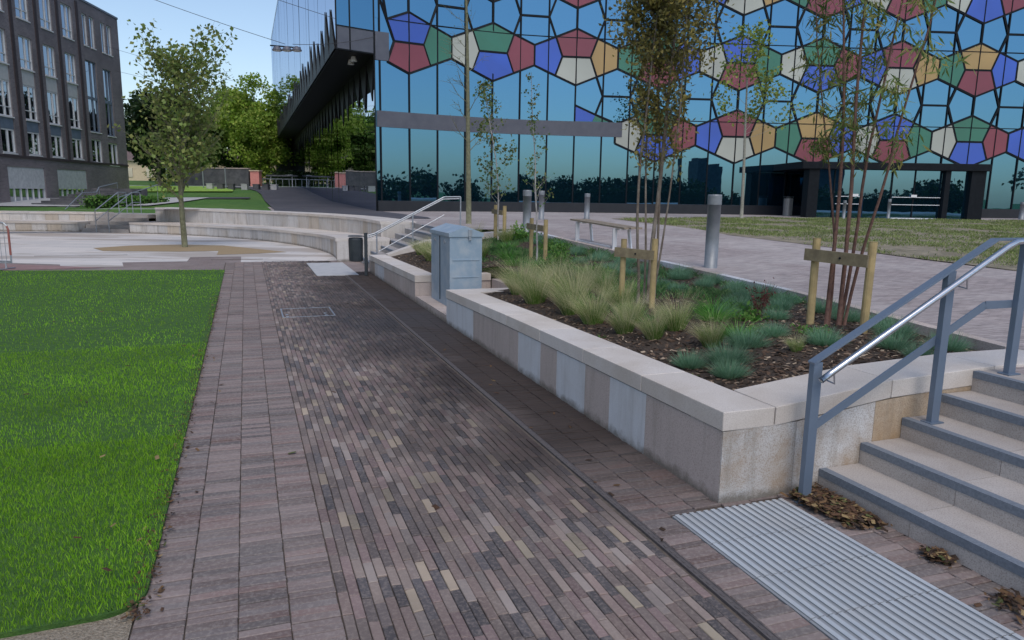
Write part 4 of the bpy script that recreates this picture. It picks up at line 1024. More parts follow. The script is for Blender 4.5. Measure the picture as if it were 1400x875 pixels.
FEA = [(5.55,4.0,.70),(6.32,4.10,.88),(6.10,3.72,.72),(6.52,3.62,.80),(6.95,3.95,.85),(7.2,3.6,.95),(7.9,3.66,1.22),(7.75,4.25,.9),(8.5,3.95,1.15),(8.95,3.6,1.1),(9.35,4.05,1.2),(9.9,3.75,1.25),(10.1,4.35,1.15),(8.9,4.6,1.0),(9.7,4.8,1.0),
       (13.5,3.75,1.0),(14.2,3.8,1.1),(14.9,3.9,1.1),(15.6,3.8,1.1),(16.3,4.0,1.1),(17.0,3.9,1.1),(14.6,4.6,1.1),(16.0,4.7,1.1),(17.1,5.2,1.2),(16.6,5.9,1.1),(4.95,4.45,.38)]
fea_t = []
for k, (u, v, s) in enumerate(sorted(FEA)):
    x, y, z = Ps(u, v); sec = 'near bed' if u < 12 else 'far bed beyond the cabinet'
    cnt[('g',sec)] = cnt.get(('g',sec),0)+1; i = cnt[('g',sec)]
    lab = f'blond tipped feather grass in the {sec}, {ORD[i-1]} clump' + (' from the steps' if u < 12 else ' past the cabinet')
    if k < 3:
        rg = random.Random(90+k); t = thing('feather_grass', lab, 'grass clump', (x,y,z), 'blond feather grass clumps in the planter'); t['_base'] = (0,0,0)
        blade_tuft(620, .10, .34, .42, .0038, 5, rg, .35, (-.06,.04)).build('blades', M['feather_green'], t)
        blade_tuft(480, .09, .54, .36, .0032, 7, rg, .8, (-.42,.10)).build('plumes', M['feather_blond'], t); t.scale = (s,)*3; fea_t.append(t)
    else: copy_thing(fea_t[k%3], (x,y,z), R.uniform(-.6,.6), s*R.uniform(.92,1.1), lab)
# broader green sedges
SED = [(7.0,5.05,1.0,'bright green sedge clump behind the yellowing tree stakes'),(6.55,4.75,.9,'green leafy clump beside the red flowered stem'),(10.0,5.1,1.0,'green sedge clump in the middle of bed left of the bollard'),
       (11.6,5.2,1.1,'green sedge clump right of the white birch stakes'),(5.75,4.45,.8,'green sedge clump between feather grass and the near fescues'),(13.9,5.0,1.1,'dark green sedge clump behind the cabinet'),(15.2,5.4,1.1,'green sedge clump before the far birch stakes'),
       (8.9,5.05,1.0,'green sedge clump just behind the yellowing tree'),(12.0,4.95,1.1,'green sedge clump at the cabinet side'),(10.9,5.3,1.0,'low green sedge clump in mid bed'),(12.9,4.75,1.2,'broad green sedge clump right behind the cabinet')]
sed0 = None
for k, (u, v, s, lab) in enumerate(SED):
    x, y, z = Ps(u, v)
    if k == 0:
        rg = random.Random(5); sed0 = thing('sedge_clump', lab, 'plant', (x,y,z), 'green sedge clumps in the planter'); sed0['_base'] = (0,0,0)
        blade_tuft(330, .10, .34, 1.2, .008, 5, rg, .9).build('blades', M['sedge'], sed0); sed0.scale = (s,)*3
    else: copy_thing(sed0, (x,y,z), R.uniform(0,6), s*R.uniform(.9,1.1), lab)
# leafy ground cover plants
gc = []
while len(gc) < 15000:
    u = R.uniform(6.8, 17.5); v = R.uniform(4.0, kerb(u)-.05)
    if 10.3 < u < 13.3 and v < 4.7: continue
    x, y, _ = W(u, v); q = noise.noise(Vector((x*1.3, y*1.3, 7)))
    if q < .02 - .03*(u-7): continue
    gc.append((x, y, soilz(u, v)-.01, 1+q, 1))
tag(blades('ground_cover', gc, M['cover'], .03, .10, .009, None, lean=1.1), 'low dark green ground cover spreading through back of the planter', 'ground cover', kind='stuff')
def leafy(label, u, v, r, h, n, mat, ls, name='leafy_shrub'):
    x, y, z = Ps(u, v); t = thing(name, label, 'plant', (x,y,z)); rg = np.random.default_rng(R.randint(0,9999)); mb = MB(); P = []
    for k in range(14):
        a = R.uniform(0,6.28); st_ = wob((x,y,z-.02), (math.cos(a)*r, math.sin(a)*r, h*R.uniform(.6,1.2)), math.hypot(r*.8,h)*R.uniform(.6,1), 5, .12)
        mb.tube(st_, [.004,.004,.003,.003,.002,.002], 4, False)
        for _ in range(n//14): c = along(st_, R.uniform(.2,1)); P.append((c.x+R.gauss(0,r*.15), c.y+R.gauss(0,r*.15), c.z+R.gauss(0,h*.08)))
    mb.build('stems', M['bark_red'], t); leafmesh('foliage', P, mat, t, ls, .55, rg, 0, (x,y,z))
leafy('small dark red leaved plant with thin flower stem near the back kerb', 6.55, 5.35, .10, .42, 150, M['red_leaf'], .035, 'red_plant')
leafy('small green seedling plant at the near coping edge', 4.72, 3.25, .10, .06, 150, M['shrub'], .03)
leafy('low green leafy plant between feather grass and coping', 6.5, 3.3, .1, .05, 90, M['shrub'], .03)
leafy('leafy green plant left of the red stemmed willow stakes', 6.35, 5.05, .18, .16, 260, M['shrub'], .05)
leafy('low green plant in front of the willow stakes', 5.55, 5.15, .2, .10, 260, M['shrub'], .04)
leafy('leafy green shrub around the base of white birch', 12.6, 5.6, .35, .3, 700, M['shrub'], .06)
leafy('dark green shrub right of the cabinet top', 11.5, 4.75, .35, .32, 700, M['shrub'], .06)
leafy('dark green shrub mass beside the far birch stakes', 16.6, 6.35, .45, .4, 800, M['shrub'], .07)
leafy('low green shrub along the kerb behind the white birch', 14.3, 6.1, .5, .25, 900, M['shrub'], .06)
leafy('low green shrub in mid bed between bollard and bench leg', 10.6, 5.5, .35, .16, 700, M['shrub'], .05)

# ------------------------------------------------------------------ GLASS BUILDING
fx = [-6.46,-3.6,-.4,2.98,11.71,27.73,60]; fy = [34.72,36.35,37.75,38.45,39.4,40.6,42.6]
def catm(x):
    for i in range(len(fx)-1):
        if x <= fx[i+1] or i == len(fx)-2:
            h = fx[i+1]-fx[i]; t = (x-fx[i])/h
            def sl(k):
                if k == 0: return (fy[1]-fy[0])/(fx[1]-fx[0])
                if k == len(fx)-1: return (fy[-1]-fy[-2])/(fx[-1]-fx[-2])
                return (fy[k+1]-fy[k-1])/(fx[k+1]-fx[k-1])
            m0, m1 = sl(i)*h, sl(i+1)*h
            return (2*t**3-3*t*t+1)*fy[i]+(t**3-2*t*t+t)*m0+(-2*t**3+3*t*t)*fy[i+1]+(t**3-t*t)*m1
XS = np.arange(-6.46, 58, .05); YS = np.array([catm(x) for x in XS])
SS = np.concatenate([[0], np.cumsum(np.hypot(np.diff(XS), np.diff(YS)))])
def FP(s, z, off=0.0):
    x = float(np.interp(s, SS, XS)); y = float(np.interp(s, SS, YS))
    x2 = float(np.interp(s+.3, SS, XS)); y2 = float(np.interp(s+.3, SS, YS)); x1 = float(np.interp(s-.3, SS, XS)); y1 = float(np.interp(s-.3, SS, YS))
    d = math.hypot(x2-x1, y2-y1); nx, ny = (y2-y1)/d, -(x2-x1)/d
    return (x+nx*off, y+ny*off, z)
def s_of_x(x): return float(np.interp(x, XS, SS))
PP = 4.33; QQ = 3.72; S0 = s_of_x(-5.03); Z1 = 8.83; ZT = 21.0
gb = thing('glass_building', 'curved glass library front with coloured pentagon panels and overhanging upper storeys', 'building', (10,39,1.05))
SMAX = 50
i0 = -1; mull = []
s = S0-PP/3
while s < SMAX: mull.append(s); s += PP/3
edges_s = [0.0]+mull
rgt = random.Random(11)
for i, (a, b_) in enumerate(zip(edges_s, edges_s[1:])):
    mb = MB(); t1_, t2_ = rgt.gauss(0,.007), rgt.gauss(0,.006)
    for (za, zb_) in ((1.5, 4.95),(4.95,9.76),(9.76,ZT)):
        o1, o2 = rgt.gauss(0,.005), rgt.gauss(0,.005)
        mb.add([FP(a,za,o1),FP(b_,za,o2),FP(b_,zb_,o2+t1_),FP(a,zb_,o1+t1_)], [(0,1,2,3)])
    mb.build('glass_pane', M['glass'], gb)
for s in mull:
    mb = MB(); x, y, _ = FP(s,0,.03); mb.bar(FP(s,1.05,.03), FP(s,ZT,.03), .05, .07); mb.build('mullion', M['dark_metal'], gb)
def curveband(name, s0, s1, z0, z1, off0, off1, mat):
    mb = MB(); n_ = max(2, int((s1-s0)/.7)); 
    for i in range(n_):
        a = s0+(s1-s0)*i/n_; b_ = s0+(s1-s0)*(i+1)/n_
        mb.hexa([FP(a,z0,off0),FP(b_,z0,off0),FP(b_,z0,off1),FP(a,z0,off1),FP(a,z1,off0),FP(b_,z1,off0),FP(b_,z1,off1),FP(a,z1,off1)])
    return mb.build(name, mat, gb)
sb = s_of_x(5.55)
curveband('grey_band', .03, sb, 4.95, 5.68, .065, -.1, M['panel_band'])
curveband('grey_band', .0, S0-1.0, 7.92, 9.16, .067, -.1, M['panel_band'])
curveband('plinth', 0, SMAX, 1.0, 1.55, .12, -.1, M['plinth_dark'])
curveband('transom', S0-1.0, SMAX, 9.74, 9.78, .06, 0, M['dark_metal'])
curveband('transom', sb, SMAX, 5.83, 5.87, .06, 0, M['dark_metal'])
# pentagon net
A_, B_, E_ = .168*PP, .49, QQ/2-.49
def cell(j, m):
    cs, cz = S0+m*PP/2, Z1+j*QQ/2
    sh = [(cs+PP/4,cz+QQ/4),(cs-PP/4,cz+QQ/4),(cs-PP/4,cz-QQ/4),(cs+PP/4,cz-QQ/4)]
    if (j+m) % 2 == 0:
        l, r_ = (cs-A_,cz),(cs+A_,cz)
        return [[l,r_,sh[0],(cs,cz+E_),sh[1]], [r_,l,sh[2],(cs,cz-E_),sh[3]]]
    t_, b2 = (cs,cz+B_),(cs,cz-B_); w_ = PP/2-A_
    return [[t_,sh[1],(cs-w_,cz),sh[2],b2], [b2,sh[3],(cs+w_,cz),sh[0],t_]]
# colours  row -> m -> (first, second)
colr = {0: {0:'br',1:'gw',2:'gb',3:'rb',4:'rw',5:'yg',6:'gr',7:'bw',8:'br',9:'gw',10:'gb',11:'rb',12:'rw',13:'yg',14:'yr',15:'bw',16:'gb',17:'rb',18:'rw'},
        -2: {6:'gb',7:'rb',8:'rw',9:'yg',10:'yr',11:'bw',12:'br',13:'gw',14:'gb',15:'rb',16:'rw',17:'yg'},
        2: {0:'wb',1:'gy',2:'yr',3:'wb',4:'gr',5:'wb',6:'gy',7:'rb',8:'bw',9:'yg',10:'gr',11:'bw',12:'br',13:'gw',14:'yb',15:'rr',16:'gb',17:'wy'},
        4: {k: c for k, c in enumerate(['br','gy','wb','rg','yb','wr','gb','yr','bw','rg','wy','bg','rw','gb','yr','wb','gr','by'])}}
for j, row in colr.items():
    for m_i, cc in row.items():
        for pidx, pg in enumerate(cell(j, m_i)):
            mb = MB(); fr_ = [FP(q[0],q[1],.045) for q in pg]; bk = [FP(q[0],q[1],.012) for q in pg]; n5 = 5
            mb.add(fr_+bk, [(0,1,2,3,4)]+[(i,(i+1)%5,5+(i+1)%5,5+i) for i in range(5)])
            mb.build('coloured_panel', PC[cc[pidx]], gb)
def poly_panel(pg, c_):
    mb = MB(); mb.add([FP(q[0],q[1],.046) for q in pg], [tuple(range(len(pg)))]); mb.build('coloured_panel', PC[c_], gb)
sA = S0+4*PP/2; zr = Z1-QQ
poly_panel([(sA,zr+E_),(sA+PP/4,zr+QQ/4),(sA+PP/4-.16,5.70),(sA,5.70)], 'b')
poly_panel([(sA+PP/4,zr+QQ/4),(sA+PP/4-.14,5.70),(sA+PP/4+.85,5.70)], 'g')
rw_ = cell(-2,5)[1]
poly_panel([(sb+.02, zr-.1),(rw_[0][0]+.0,zr-B_),rw_[1],rw_[2],rw_[3],rw_[4],(sb+.02,zr+B_-.1)] if rw_[0][0] > sb else [rw_[0],rw_[1],rw_[2],rw_[3],rw_[4]], 'w')
ed = set()
def ekey(p, q): a = (round(p[0],2), round(p[1],2)); b2 = (round(q[0],2), round(q[1],2)); return (a,b2) if a < b2 else (b2,a)
for j in (-2,-1,0,1,2,3,4):
    for m_i in range(0, 24):
        if j == -1 and m_i < 5: continue
        if j == -2 and m_i < 6: continue
        for pg in cell(j, m_i):
            for q in range(5):
                e_ = ekey(pg[q], pg[(q+1)%5])
                if e_[0][0] > 0 and e_[1][0] < SMAX: ed.add(e_)
for e_ in [((sA,zr+E_),(sA+PP/4,zr+QQ/4)),((sA+PP/4,zr+QQ/4),(sA+PP/2-.2,5.72)),((S0-.0-PP/4,Z1+QQ/4),(max(.1,S0-PP/2+.1),Z1+QQ))]: ed.add(ekey(*e_))
for q in range(5): ed.add(ekey(rw_[q], rw_[(q+1)%5]))
mb = MB()
for a, b_ in ed: mb.bar(FP(a[0],a[1],.032), FP(b_[0],b_[1],.032), .10, .05, up=(0,-1,.01))
fo = mb.build('pentagon_frame', M['dark_metal'], gb); fo['kind'] = 'stuff'
# side walls, soffit, overhang
vo, vi, u0, u1 = 4.04, 5.86, 34.2, 104
def sidewall(name, v_, ua, ub, z0, z1, mat, step, sd, js=1.0):
    rr = random.Random(sd); u = ua; k = 0
    while u < ub:
        b_ = min(u+step, ub); mb = MB(); tl = rr.gauss(0,.006)*js; o1, o2 = rr.gauss(0,.002)*js, rr.gauss(0,.002)*js; e1, e2 = rr.gauss(0,.003)*js, rr.gauss(0,.003)*js
        mb.add([W(u,v_-o1,z0),W(b_,v_-o2,z0),W(b_,v_-o2-tl-e2,z1),W(u,v_-o1-tl-e1,z1)], [(0,1,2,3)]); mb.build(name, mat, gb); u = b_; k += 1
sidewall('side_glass', vi, 34.84, u1, 1.0, 8.2, M['glass_side'], 1.9, 1, 2.5)
sidewall('overhang_glass', vo, u0, u1, 8.17, ZT, M['glass_side'], 1.9, 2)
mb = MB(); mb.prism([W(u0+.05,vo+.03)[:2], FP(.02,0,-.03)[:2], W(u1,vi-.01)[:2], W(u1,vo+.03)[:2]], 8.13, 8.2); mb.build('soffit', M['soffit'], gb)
mb = MB()
xa, ya, _ = W(u0, vo); xb, yb, _ = FP(0,0,.0)
P = [(xa,ya),(xb,yb)]
mb.add([(xa,ya,8.15),(xb,yb,8.15),(xb,yb,9.16),(xa,ya,9.16)], [(0,1,2,3)]); mb.build('overhang_band', M['panel_band'], gb)
mb = MB(); mb.add([(xa,ya,9.16),(xb,yb,9.16),(xb,yb,ZT),(xa,ya,ZT)], [(0,1,2,3)]); mb.build('overhang_glass', M['glass'], gb)
for f in (.02,.36,.98):
    mb = MB(); q = (xa+(xb-xa)*f, ya+(yb-ya)*f); mb.bar((*q,8.15 if f < .9 else 1.05),(*q,ZT),.05,.06); mb.build('mullion', M['dark_metal'], gb)
mb = MB(); mb.bar((xa,ya,9.16),(xb,yb,9.16),.03,.05); mb.bar((xa,ya,8.17),(xb,yb,8.17),.04,.06); mb.build('transom', M['dark_metal'], gb)
for u_ in (35.6, 36.5):
    mb = MB(); x, y, _ = W(u_, 5.0); mb.tube([(x,y,8.12),(x,y,7.9)], [.10,.16], 10); mb.build('downlight', M['lamp_glass'], gb)
# roof, back
mb = MB(); pr = [FP(s_, 0)[:2] for s_ in np.linspace(0, SMAX, 26)]; pe = pr[-1]; back = [(pe[0]+2, pe[1]+60), W(u1, vo)[:2], W(u0, vo)[:2]]
mb.prism(pr+back, ZT-.02, ZT+.35); mb.build('roof', M['panel_band'], gb)
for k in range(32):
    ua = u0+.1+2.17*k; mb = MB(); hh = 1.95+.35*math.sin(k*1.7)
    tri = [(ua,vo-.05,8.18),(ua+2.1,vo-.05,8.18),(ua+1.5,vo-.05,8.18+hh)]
    mb.add([W(*q) for q in tri]+[W(q[0],q[1]+.04,q[2]) for q in tri],[(0,1,2),(3,5,4),(0,3,4,1),(1,4,5,2),(2,5,3,0)]); mb.build('zigzag_panel_and_reflection', M['soffit'], gb)
    tri = [(ua+.7,vi-.05,8.12),(ua+2.8,vi-.05,8.12),(ua+1.3,vi-.05,8.12-hh)]; mb = MB()  # teeth added to imitate the jagged soffit mirrored in the side glass
    mb.add([W(*q) for q in tri]+[W(q[0],q[1]+.04,q[2]) for q in tri],[(0,1,2),(3,5,4),(0,3,4,1),(1,4,5,2),(2,5,3,0)]); mb.build('zigzag_panel_and_reflection', M['soffit'], gb)
mb = MB(); mb.add([(pe[0],pe[1],1),(pe[0]+2,pe[1]+60,1),(pe[0]+2,pe[1]+60,ZT),(pe[0],pe[1],ZT)],[(0,1,2,3)]); a_, b_ = (pe[0]+2,pe[1]+60), W(u1,vo)
mb.add([(a_[0],a_[1],1),(b_[0],b_[1],1),(b_[0],b_[1],ZT),(a_[0],a_[1],ZT)],[(0,1,2,3)]); mb.build('rear_wall', M['panel_band'], gb)
# entrance portal
ep = thing('entrance_portal', 'low dark boxed entrance portal with glass doors before the glass front', 'entrance', (18.5,36.5,1.05))
ex0, ex1, ey0, ey1 = 13.95, 22.85, 35.7, 39.9
mb = MB(); mb.box(ex0-.1,ex1+.05,ey0-.12,ey1,3.38,3.72); mb.build('roof_slab', M['dark_metal'], ep, bevel=.02)
for a, b_ in ((14.25,14.75),(22.1,22.8),(20.85,21.1)):
    mb = MB(); mb.box(a,b_,ey0,ey0+.7 if a < 15 or a > 22 else ey0+.3,1.04,3.38); mb.build('pillar', M['dark_metal'], ep)
gx = [14.75,15.6,17.0,18.4,19.5,20.85]
for a, b_ in zip(gx, gx[1:]):
    mb = MB(); t_ = rgt.gauss(0,.01); mb.add([(a+.03,ey0+.25,1.08),(b_-.03,ey0+.25+t_,1.08),(b_-.03,ey0+.25+t_,3.37),(a+.03,ey0+.25,3.37)],[(0,1,2,3)]); mb.build('door_glass', M['glass'], ep)
    mb = MB(); mb.box(a-.025,a+.025,ey0+.20,ey0+.27,1.05,3.38); mb.build('door_frame', M['dark_metal'], ep)
mb = MB(); mb.add([(21.1,ey0+.25,1.08),(22.1,ey0+.25,1.08),(22.1,ey0+.25,3.37),(21.1,ey0+.25,3.37)],[(0,1,2,3)]); mb.build('door_glass', M['glass'], ep)
for (a, b_) in ((18.45,20.8),(15.7,17.0)):
    for z_ in (1.72, 2.08):
        mb = MB(); mb.box(a,b_,ey0+.17,ey0+.2,z_,z_+.03); mb.build('door_rail', M['white_metal'], ep)
mb = MB(); mb.box(18.4,20.6,ey0+.0,ey0+.2,1.05,1.1); mb.build('threshold', M['white_metal'], ep)
for x_ in (19.35, 16.5):
    mb = MB(); mb.box(x_,x_+.28,ey0+.14,ey0+.165,2.1,2.22); mb.build('paper_notice', M['paper'], ep)

# ------------------------------------------------------------------ LEFT BRICK BUILDING
C0 = (-32.4, 60.0); ang = rad(-5.65); DR = (math.sin(ang), math.cos(ang)); NNn = (DR[1], -DR[0])
def LP_(t, z, off=0): return (C0[0]-DR[0]*t+NNn[0]*off, C0[1]-DR[1]*t+NNn[1]*off, z)
def lbox(mb, t0, t1, z0, z1, o0, o1):
    p = [LP_(t1,z0,o1),LP_(t0,z0,o1),LP_(t0,z0,o0),LP_(t1,z0,o0),LP_(t1,z1,o1),LP_(t0,z1,o1),LP_(t0,z1,o0),LP_(t1,z1,o0)]; mb.hexa(p)
lb = thing('brick_building', 'dark brown brick office block with tall windows at left edge', 'building', LP_(20,0,0))
holes = []; wins = []   # (t0,t1,z0,z1,kind)
NB = 11
for i in range(NB):
    a = 5.25+2.86*i; b_ = a+1.5
    for z0, z1, kd in ((12.35,14.6,'w'),(9.3,11.3,'w'),(8.3,9.3,'p'),(6.15,8.3,'w'),(5.4,6.15,'b'),(3.95,5.4,'w')): wins.append((a,b_,z0,z1,kd))
for k in range(6): wins.append((5.01+5.84*k, 9.21+5.84*k, .2, 3.15, 'shop'))
for a, b_, z0, z1 in ((3.0,3.72,12.35,14.6),(1.85,2.6,12.35,14.6),(.0,.75,12.35,14.6),(-1.05,-.3,12.35,14.6),(2.05,3.8,6.1,11.3),(-.5,.95,6.0,11.1),(2.1,3.8,3.8,5.55),(-.7,1.0,3.7,5.45)): wins.append((a,b_,z0,z1,'w' if z1-z0 < 4 else 'tall'))
T0, T1 = -2.4, 62
tb = sorted(set([T0,T1]+[w[0] for w in wins]+[w[1] for w in wins])); zbk = sorted(set([0,15.45]+[w[2] for w in wins]+[w[3] for w in wins]))
mb = MB()
for a, b_ in zip(tb, tb[1:]):
    run = None
    for z0, z1 in zip(zbk, zbk[1:]):
        hole = any(w[0] <= a+1e-6 and w[1] >= b_-1e-6 and w[2] <= z0+1e-6 and w[3] >= z1-1e-6 for w in wins)
        if hole:
            if run: lbox(mb, a, b_, run[0], run[1], -.35, 0); run = None
        else: run = (run[0], z1) if run else (z0, z1)
    if run: lbox(mb, a, b_, run[0], run[1], -.35, 0)
mb.build('wall', M['brick_dark'], lb)
mb = MB(); lbox(mb, T0+.0, T1, -.0, 15.4, -10, -.36); mb.build('core', M['brick_dark'], lb)
mb = MB(); lbox(mb, T0-.04, T1, 15.45, 15.6, -10.05, .05); mb.build('parapet_cap', M['panel_band'], lb)
mb = MB(); lbox(mb, T0, T1, 3.70, 3.84, -.1, .07); mb.build('string_course', M['brick_pier'], lb)
for i in range(NB+1):
    mb = MB(); t_ = 4.55+2.86*i; lbox(mb, t_-.16, t_+.16, 3.84, 15.2, -.1, .06); mb.build('pier', M['brick_pier'], lb)
for (a, b_, z0, z1, kd) in wins:
    if kd in 'pb' and len(kd) == 1:
        mb = MB(); lbox(mb, a+.01, b_-.01, z0+.01, z1-.01, -.2, -.05); mb.build('spandrel', M['spandrel_pale'] if kd == 'p' else M['spandrel_blue'], lb); continue
    mb = MB(); mb.add([LP_(b_,z0,-.13),LP_(a,z0,-.13),LP_(a,z1,-.13+R.gauss(0,.012)),LP_(b_,z1,-.13)],[(0,1,2,3)]); w_ = mb.build('window', M['win'], lb)
    mb = MB(); fw = .08
    lbox(mb,a,a+fw,z0,z1,-.14,-.07); lbox(mb,b_-fw,b_,z0,z1,-.14,-.07); lbox(mb,a+fw,b_-fw,z0,z0+fw,-.14,-.07); lbox(mb,a+fw,b_-fw,z1-fw,z1,-.14,-.07)
    if kd == 'shop':
        for q in range(1,6): tq = a+(b_-a)*q/6; lbox(mb,tq-.03,tq+.03,z0+fw,1.8,-.14,-.07)
    elif b_-a > 1: tq = a+(b_-a)*.45; lbox(mb,tq-.05,tq+.05,z0+fw,z1-fw,-.14,-.07)
    if kd == 'w' and z1-z0 > 1.8 and b_-a > 1: lbox(mb,a+fw,b_-fw,z0+.55,z0+.60,-.14,-.08)
    if kd == 'tall': lbox(mb,a+fw,b_-fw,8.5,8.7,-.14,-.07)
    fo = mb.build('frame', M['frame_white'] if kd != 'tall' else M['spandrel_blue'], w_)
    w_.data.update()
    mb = MB(); lbox(mb,a-.03,b_+.03,z0-.07,z0+.0,-.2,.05); mb.build('sill', M['frame_white'], w_)
    if kd == 'shop':
        mb = MB(); lbox(mb,a+.05,b_-.05,1.8,3.08,-.12,-.03); mb.build('roller_shutter', M['shutter'], lb)
# stair + rails up to terrace at the building corner
ts = thing('terrace_steps', 'outdoor steps climbing beside the dark brick building corner', 'steps', (-26.5,45,.8))
mb = MB()
for i in range(9): mb.box(-28.6,-25.4,42.5+i*.9,42.5+(i+1)*.9+.3,.4,.85+.13*i)
mb.build('treads', M['stone_dark'], ts)
def rail2(label, P, ph, name='stair_handrail'):
    t = thing(name, label, 'handrail', P[0]); mb = MB(); mb.tube(P, .03, 6); mb.build('top_rail', M['galv'], t)
    for p in P[1:]:
        mb = MB(); mb.tube([(p[0],p[1],p[2]-ph),p], .022, 6); mb.build('post', M['galv'], t)
rail2('long metal handrail rising along the brick building steps, left one', [(-24.6,40,.68),(-25.3,43,1.62),(-25.7,45.2,1.66),(-26.2,46.4,1.96),(-26.98,50,2.27)], 1.0)
rail2('short metal handrail right of the brick building steps', [(-21.9,40.6,1.42),(-21.6,44.5,2.15)], 1.0)
# ------------------------------------------------------------------ BACKGROUND
def gwall(label, x0, y0, x1, y1, z0, z1, th=.5):
    t = thing('garden_wall', label, 'wall', ((x0+x1)/2,(y0+y1)/2,z0)); mb = MB(); mb.bar((x0,y0,(z0+z1)/2),(x1,y1,(z0+z1)/2),th,z1-z0); mb.build('wall_face', M['stone_dark'], t)
    mb = MB(); mb.bar((x0,y0,z1+.06),(x1,y1,z1+.06),th+.12,.12); mb.build('coping', M['granite'], t)
gwall('long dark slate garden wall at back of the sunlit lawn', -39.5, 86, -30.5, 85, 2.0, 4.25)
t = thing('brick_pier', 'sunlit red brick pier at the right end of dark garden wall', 'pier', (-29.7,84.6,2.4))
mb = MB(); mb.box(-30.15,-29.15,84.2,85.2,2.0,4.0); mb.build('shaft', M['brick_red'], t); mb = MB(); mb.box(-30.25,-29.05,84.1,85.3,4.0,4.12); mb.build('cap', M['cream'], t)
t = thing('garden_fence', 'low open fence panel between red pier and glass building', 'fence', (-27.5,85,2.4))
mb = MB(); mb.box(-29.1,-24.5,85.0,85.06,3.15,3.22); mb.build('rail', M['galv'], t); 
for k in range(7):
    mb = MB(); mb.box(-29.0+.75*k,-28.95+.75*k,85,85.06,2.3,3.2); mb.build('post', M['galv'], t)
hs = thing('cream_house', 'low cream rendered house glimpsed behind the trees', 'house', (-45,118,3))
mb = MB(); mb.box(-64,-24,118,128,2.6,6.2); mb.build('wall', M['cream'], hs)
mb = MB(); mb.add([(-64.5,117.5,6.2),(-23.5,117.5,6.2),(-23.5,123,8.4),(-64.5,123,8.4),(-64.5,128.5,6.2),(-23.5,128.5,6.2)],[(0,1,2,3),(3,2,5,4)]); mb.build('roof', M['roof'], hs)
for k in range(12):
    mb = MB(); mb.box(-62+3.2*k,-61+3.2*k,117.9,118.0,3.6,5.0); mb.build('window', M['win'], hs)
cubes = []
for k, (x, d_) in enumerate([(-28.9,0),(-27.9,1),(-26.9,1),(-25.6,0),(-24.5,1),(-23.6,1),(-22.8,0)]):
    y = 70; z = Zfar(x, y); t = thing('seat_cube', f'{"dark" if d_ else "pale"} stone seat cube on the far lawn, {["leftmost","second from left","third from left","fourth from left","third from right","second from right","rightmost"][k]} of the row', 'seat', (x,y,z), 'stone seat cubes on the far lawn')
    mb = MB(); mb.box(x-.28,x+.28,y-.28,y+.28,z-.05,z+.46); mb.build('block', M['stone_dark'] if d_ else M['concrete'], t, bevel=.02)
    mb = MB(); mb.box(x-.3,x+.3,y-.3,y+.3,z+.46,z+.52); mb.build('top_slab', M['stone_dark'] if d_ else M['concrete'], t)
t = thing('goal_frame', 'thin pale metal hoop frame at the end of dark path', 'frame', (-26,83,2.2))
mb = MB(); mb.tube([(-27.4,83,2.1),(-27.4,83,3.5),(-25.0,83,3.6),(-25.0,83,2.1)], .05, 8); mb.build('hoop', M['white_metal'], t)
mb = MB(); mb.box(-27.9,-24.4,82.9,83.1,3.45,3.6); mb.build('crossbar', M['stone_dark'], t)
for k, (x, y) in enumerate([(-30.4,72),(-28.6,73),(-20.6,76),(-33,70)]):
    z = Zfar(x,y); t = thing('slim_post', f'slim dark post on the far lawn, {["beside the seat cubes","right of the seat cubes","near the glass building side","furthest left"][k]}', 'post', (x,y,z)); mb = MB(); mb.cyl(x,y,z-.1,z+2.0,.05,8); mb.build('pole', M['galv'], t); mb = MB(); mb.cyl(x,y,z+2.0,z+2.08,.07,8); mb.build('cap', M['dark_metal'], t)
# tower and blocks behind the camera, mirrored in the glass
t = thing('stair_tower', 'dark block tower behind the tree row, mirrored in glass front', 'tower', (49,-45,0))
mb = MB(); mb.box(47,51,-47,-43,0,7.6); mb.build('shaft', M['stone_dark'], t); mb = MB(); mb.box(47.4,50.6,-46.6,-43.4,7.6,8.1); mb.build('cap', M['stone_dark'], t)
# ------------------------------------------------------------------ CABLES + CATENARY LAMP
def ray_pt(px, py, D):
    d = FWv + RTv*((px-700)/990.) - UPv*((py-437.5)/990.); return Vector((0,0,2))+d*(D/d.y)
pitch = math.atan((437.5-264.)/990.); roll = rad(.9)
FWv = Vector((0,math.cos(pitch),-math.sin(pitch))); up0 = Vector((0,math.sin(pitch),math.cos(pitch))); rt0 = Vector((1,0,0))
RTv = rt0*math.cos(roll)+up0*math.sin(roll); UPv = -rt0*math.sin(roll)+up0*math.cos(roll)
lampP = Vector((-9.42, 31.0, 7.72))
def cable(label, a, b_, sag, name='overhead_cable'):
    t = []
    for i in range(25): f = i/24; p = Vector(a).lerp(Vector(b_), f); p.z -= sag*4*f*(1-f); t.append(p)
    mb = MB(); mb.tube(t, .011, 5); o = mb.build(name, M['cable']); tag(o, label, 'cable'); return o
cable('upper overhead cable from brick building to the hanging street lamps', (-28.9,25,15.2), lampP+Vector((0,0,.12)), .6)
cable('second thinner overhead cable above the hanging street lamps', (-28.4,20,15.3), (-7.95,33.45,9.4), .5)
cable('short overhead cable from the hanging lamps to glass building corner', lampP+Vector((.3,0,.12)), (-6.5,34.65,8.9), .12)
cable('lower overhead cable spanning the sky left of glass building', (-31.5,58,12.6), (-19,72,10.6), .25)
cable('lowest thin overhead cable crossing above the background trees', (-31.5,59.5,11.0), (-19,73.5,9.5), .2)
cl_ = thing('catenary_lamp', 'cluster of three grey street lamps hanging from overhead cables', 'street lamp', lampP)
mb = MB(); mb.bar(lampP+Vector((-.62,0,.06)), lampP+Vector((.62,0,-.02)), .05, .05); mb.build('arm', M['dark_metal'], cl_)
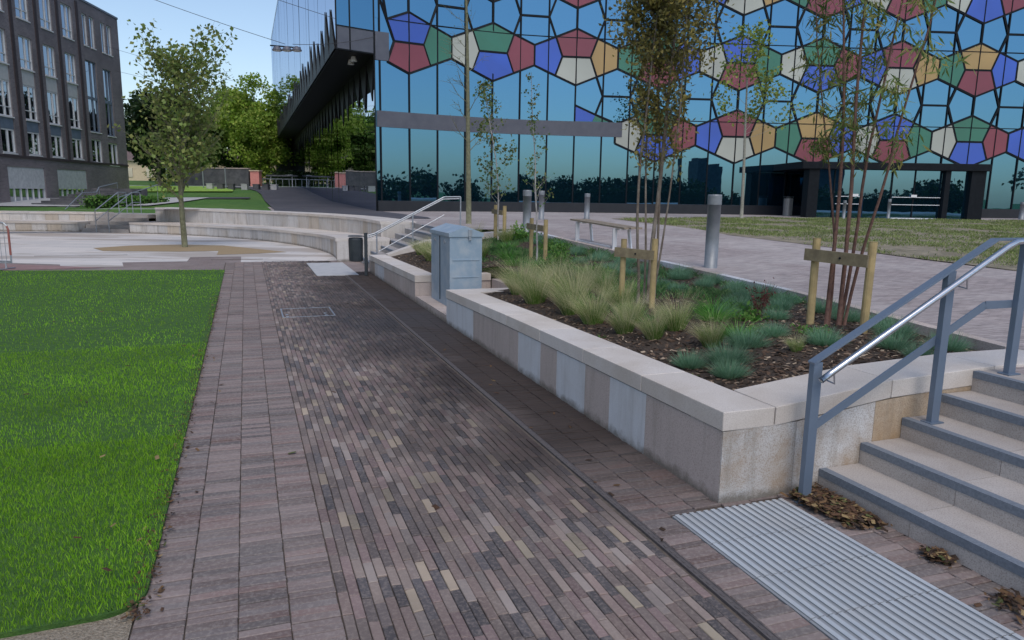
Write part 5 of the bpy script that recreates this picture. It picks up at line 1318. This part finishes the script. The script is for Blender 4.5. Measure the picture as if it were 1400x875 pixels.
for dx in (-.34, .06, .46):
    mb = MB(); c = lampP+Vector((dx,0,-.02)); mb.tube([c+Vector((0,0,.06)),c+Vector((0,0,.02)),c+Vector((0,0,-.08)),c+Vector((0,0,-.12))], [.06,.13,.20,.20], 14); hd = mb.build('lamp_head', M['panel_band'], cl_)
    mb = MB(); mb.tube([c+Vector((0,0,-.12)),c+Vector((0,0,-.135))], .17, 14); 
    g2 = MB(); g2.v = [(p[0]-lampP[0],p[1]-lampP[1],p[2]-lampP[2]) for p in mb.v]; g2.f = mb.f; gl_ = g2.build('lamp_glass', M['lamp_glass']); gl_.parent = hd
for o in list(bpy.data.objects):
    if '_base' in o: del o['_base']
# ------------------------------------------------------------------ CAMERA
cam = bpy.data.cameras.new('camera'); co = bpy.data.objects.new('camera', cam); COL.objects.link(co)
m4 = Matrix((( RTv.x, UPv.x, -FWv.x, 0),(RTv.y, UPv.y, -FWv.y, 0),(RTv.z, UPv.z, -FWv.z, 2.0),(0,0,0,1)))
co.matrix_world = m4; cam.sensor_width = 36; cam.lens = 36*990/1400; cam.clip_end = 3000; cam.clip_start = .05
scene.camera = co
# ------------------------------------------------------------------ LIGHT
SUN_AZ, SUN_EL = 168., 56.
w = bpy.data.worlds.new('World'); scene.world = w; w.use_nodes = True; nt = w.node_tree
sky = nt.nodes.new('ShaderNodeTexSky'); sky.sky_type = 'NISHITA'; sky.sun_disc = False
sky.sun_elevation = rad(SUN_EL); sky.sun_rotation = rad(SUN_AZ % 360); sky.air_density = 1.0; sky.dust_density = 1.5; sky.ozone_density = 1.6
bg = nt.nodes['Background']; nt.links.new(mix(nt, sky.outputs[0], (1.03,1.0,.97), 1.0, 'MULTIPLY'), bg.inputs[0]); bg.inputs[1].default_value = .12
sl = bpy.data.lights.new('sun', 'SUN'); sl.energy = 0.8; sl.angle = rad(35); sl.color = (1, .93, .85)
so = bpy.data.objects.new('sun', sl); COL.objects.link(so)
dv = Vector((math.sin(rad(SUN_AZ))*math.cos(rad(SUN_EL)), math.cos(rad(SUN_AZ))*math.cos(rad(SUN_EL)), math.sin(rad(SUN_EL))))
so.rotation_euler = dv.to_track_quat('Z', 'Y').to_euler(); so.location = (-30, 30, 40)
vs_ = scene.view_settings; vs_.view_transform = 'Standard'; vs_.look = 'None'; vs_.exposure = 0.62; vs_.gamma = 1; vs_.use_curve_mapping = False
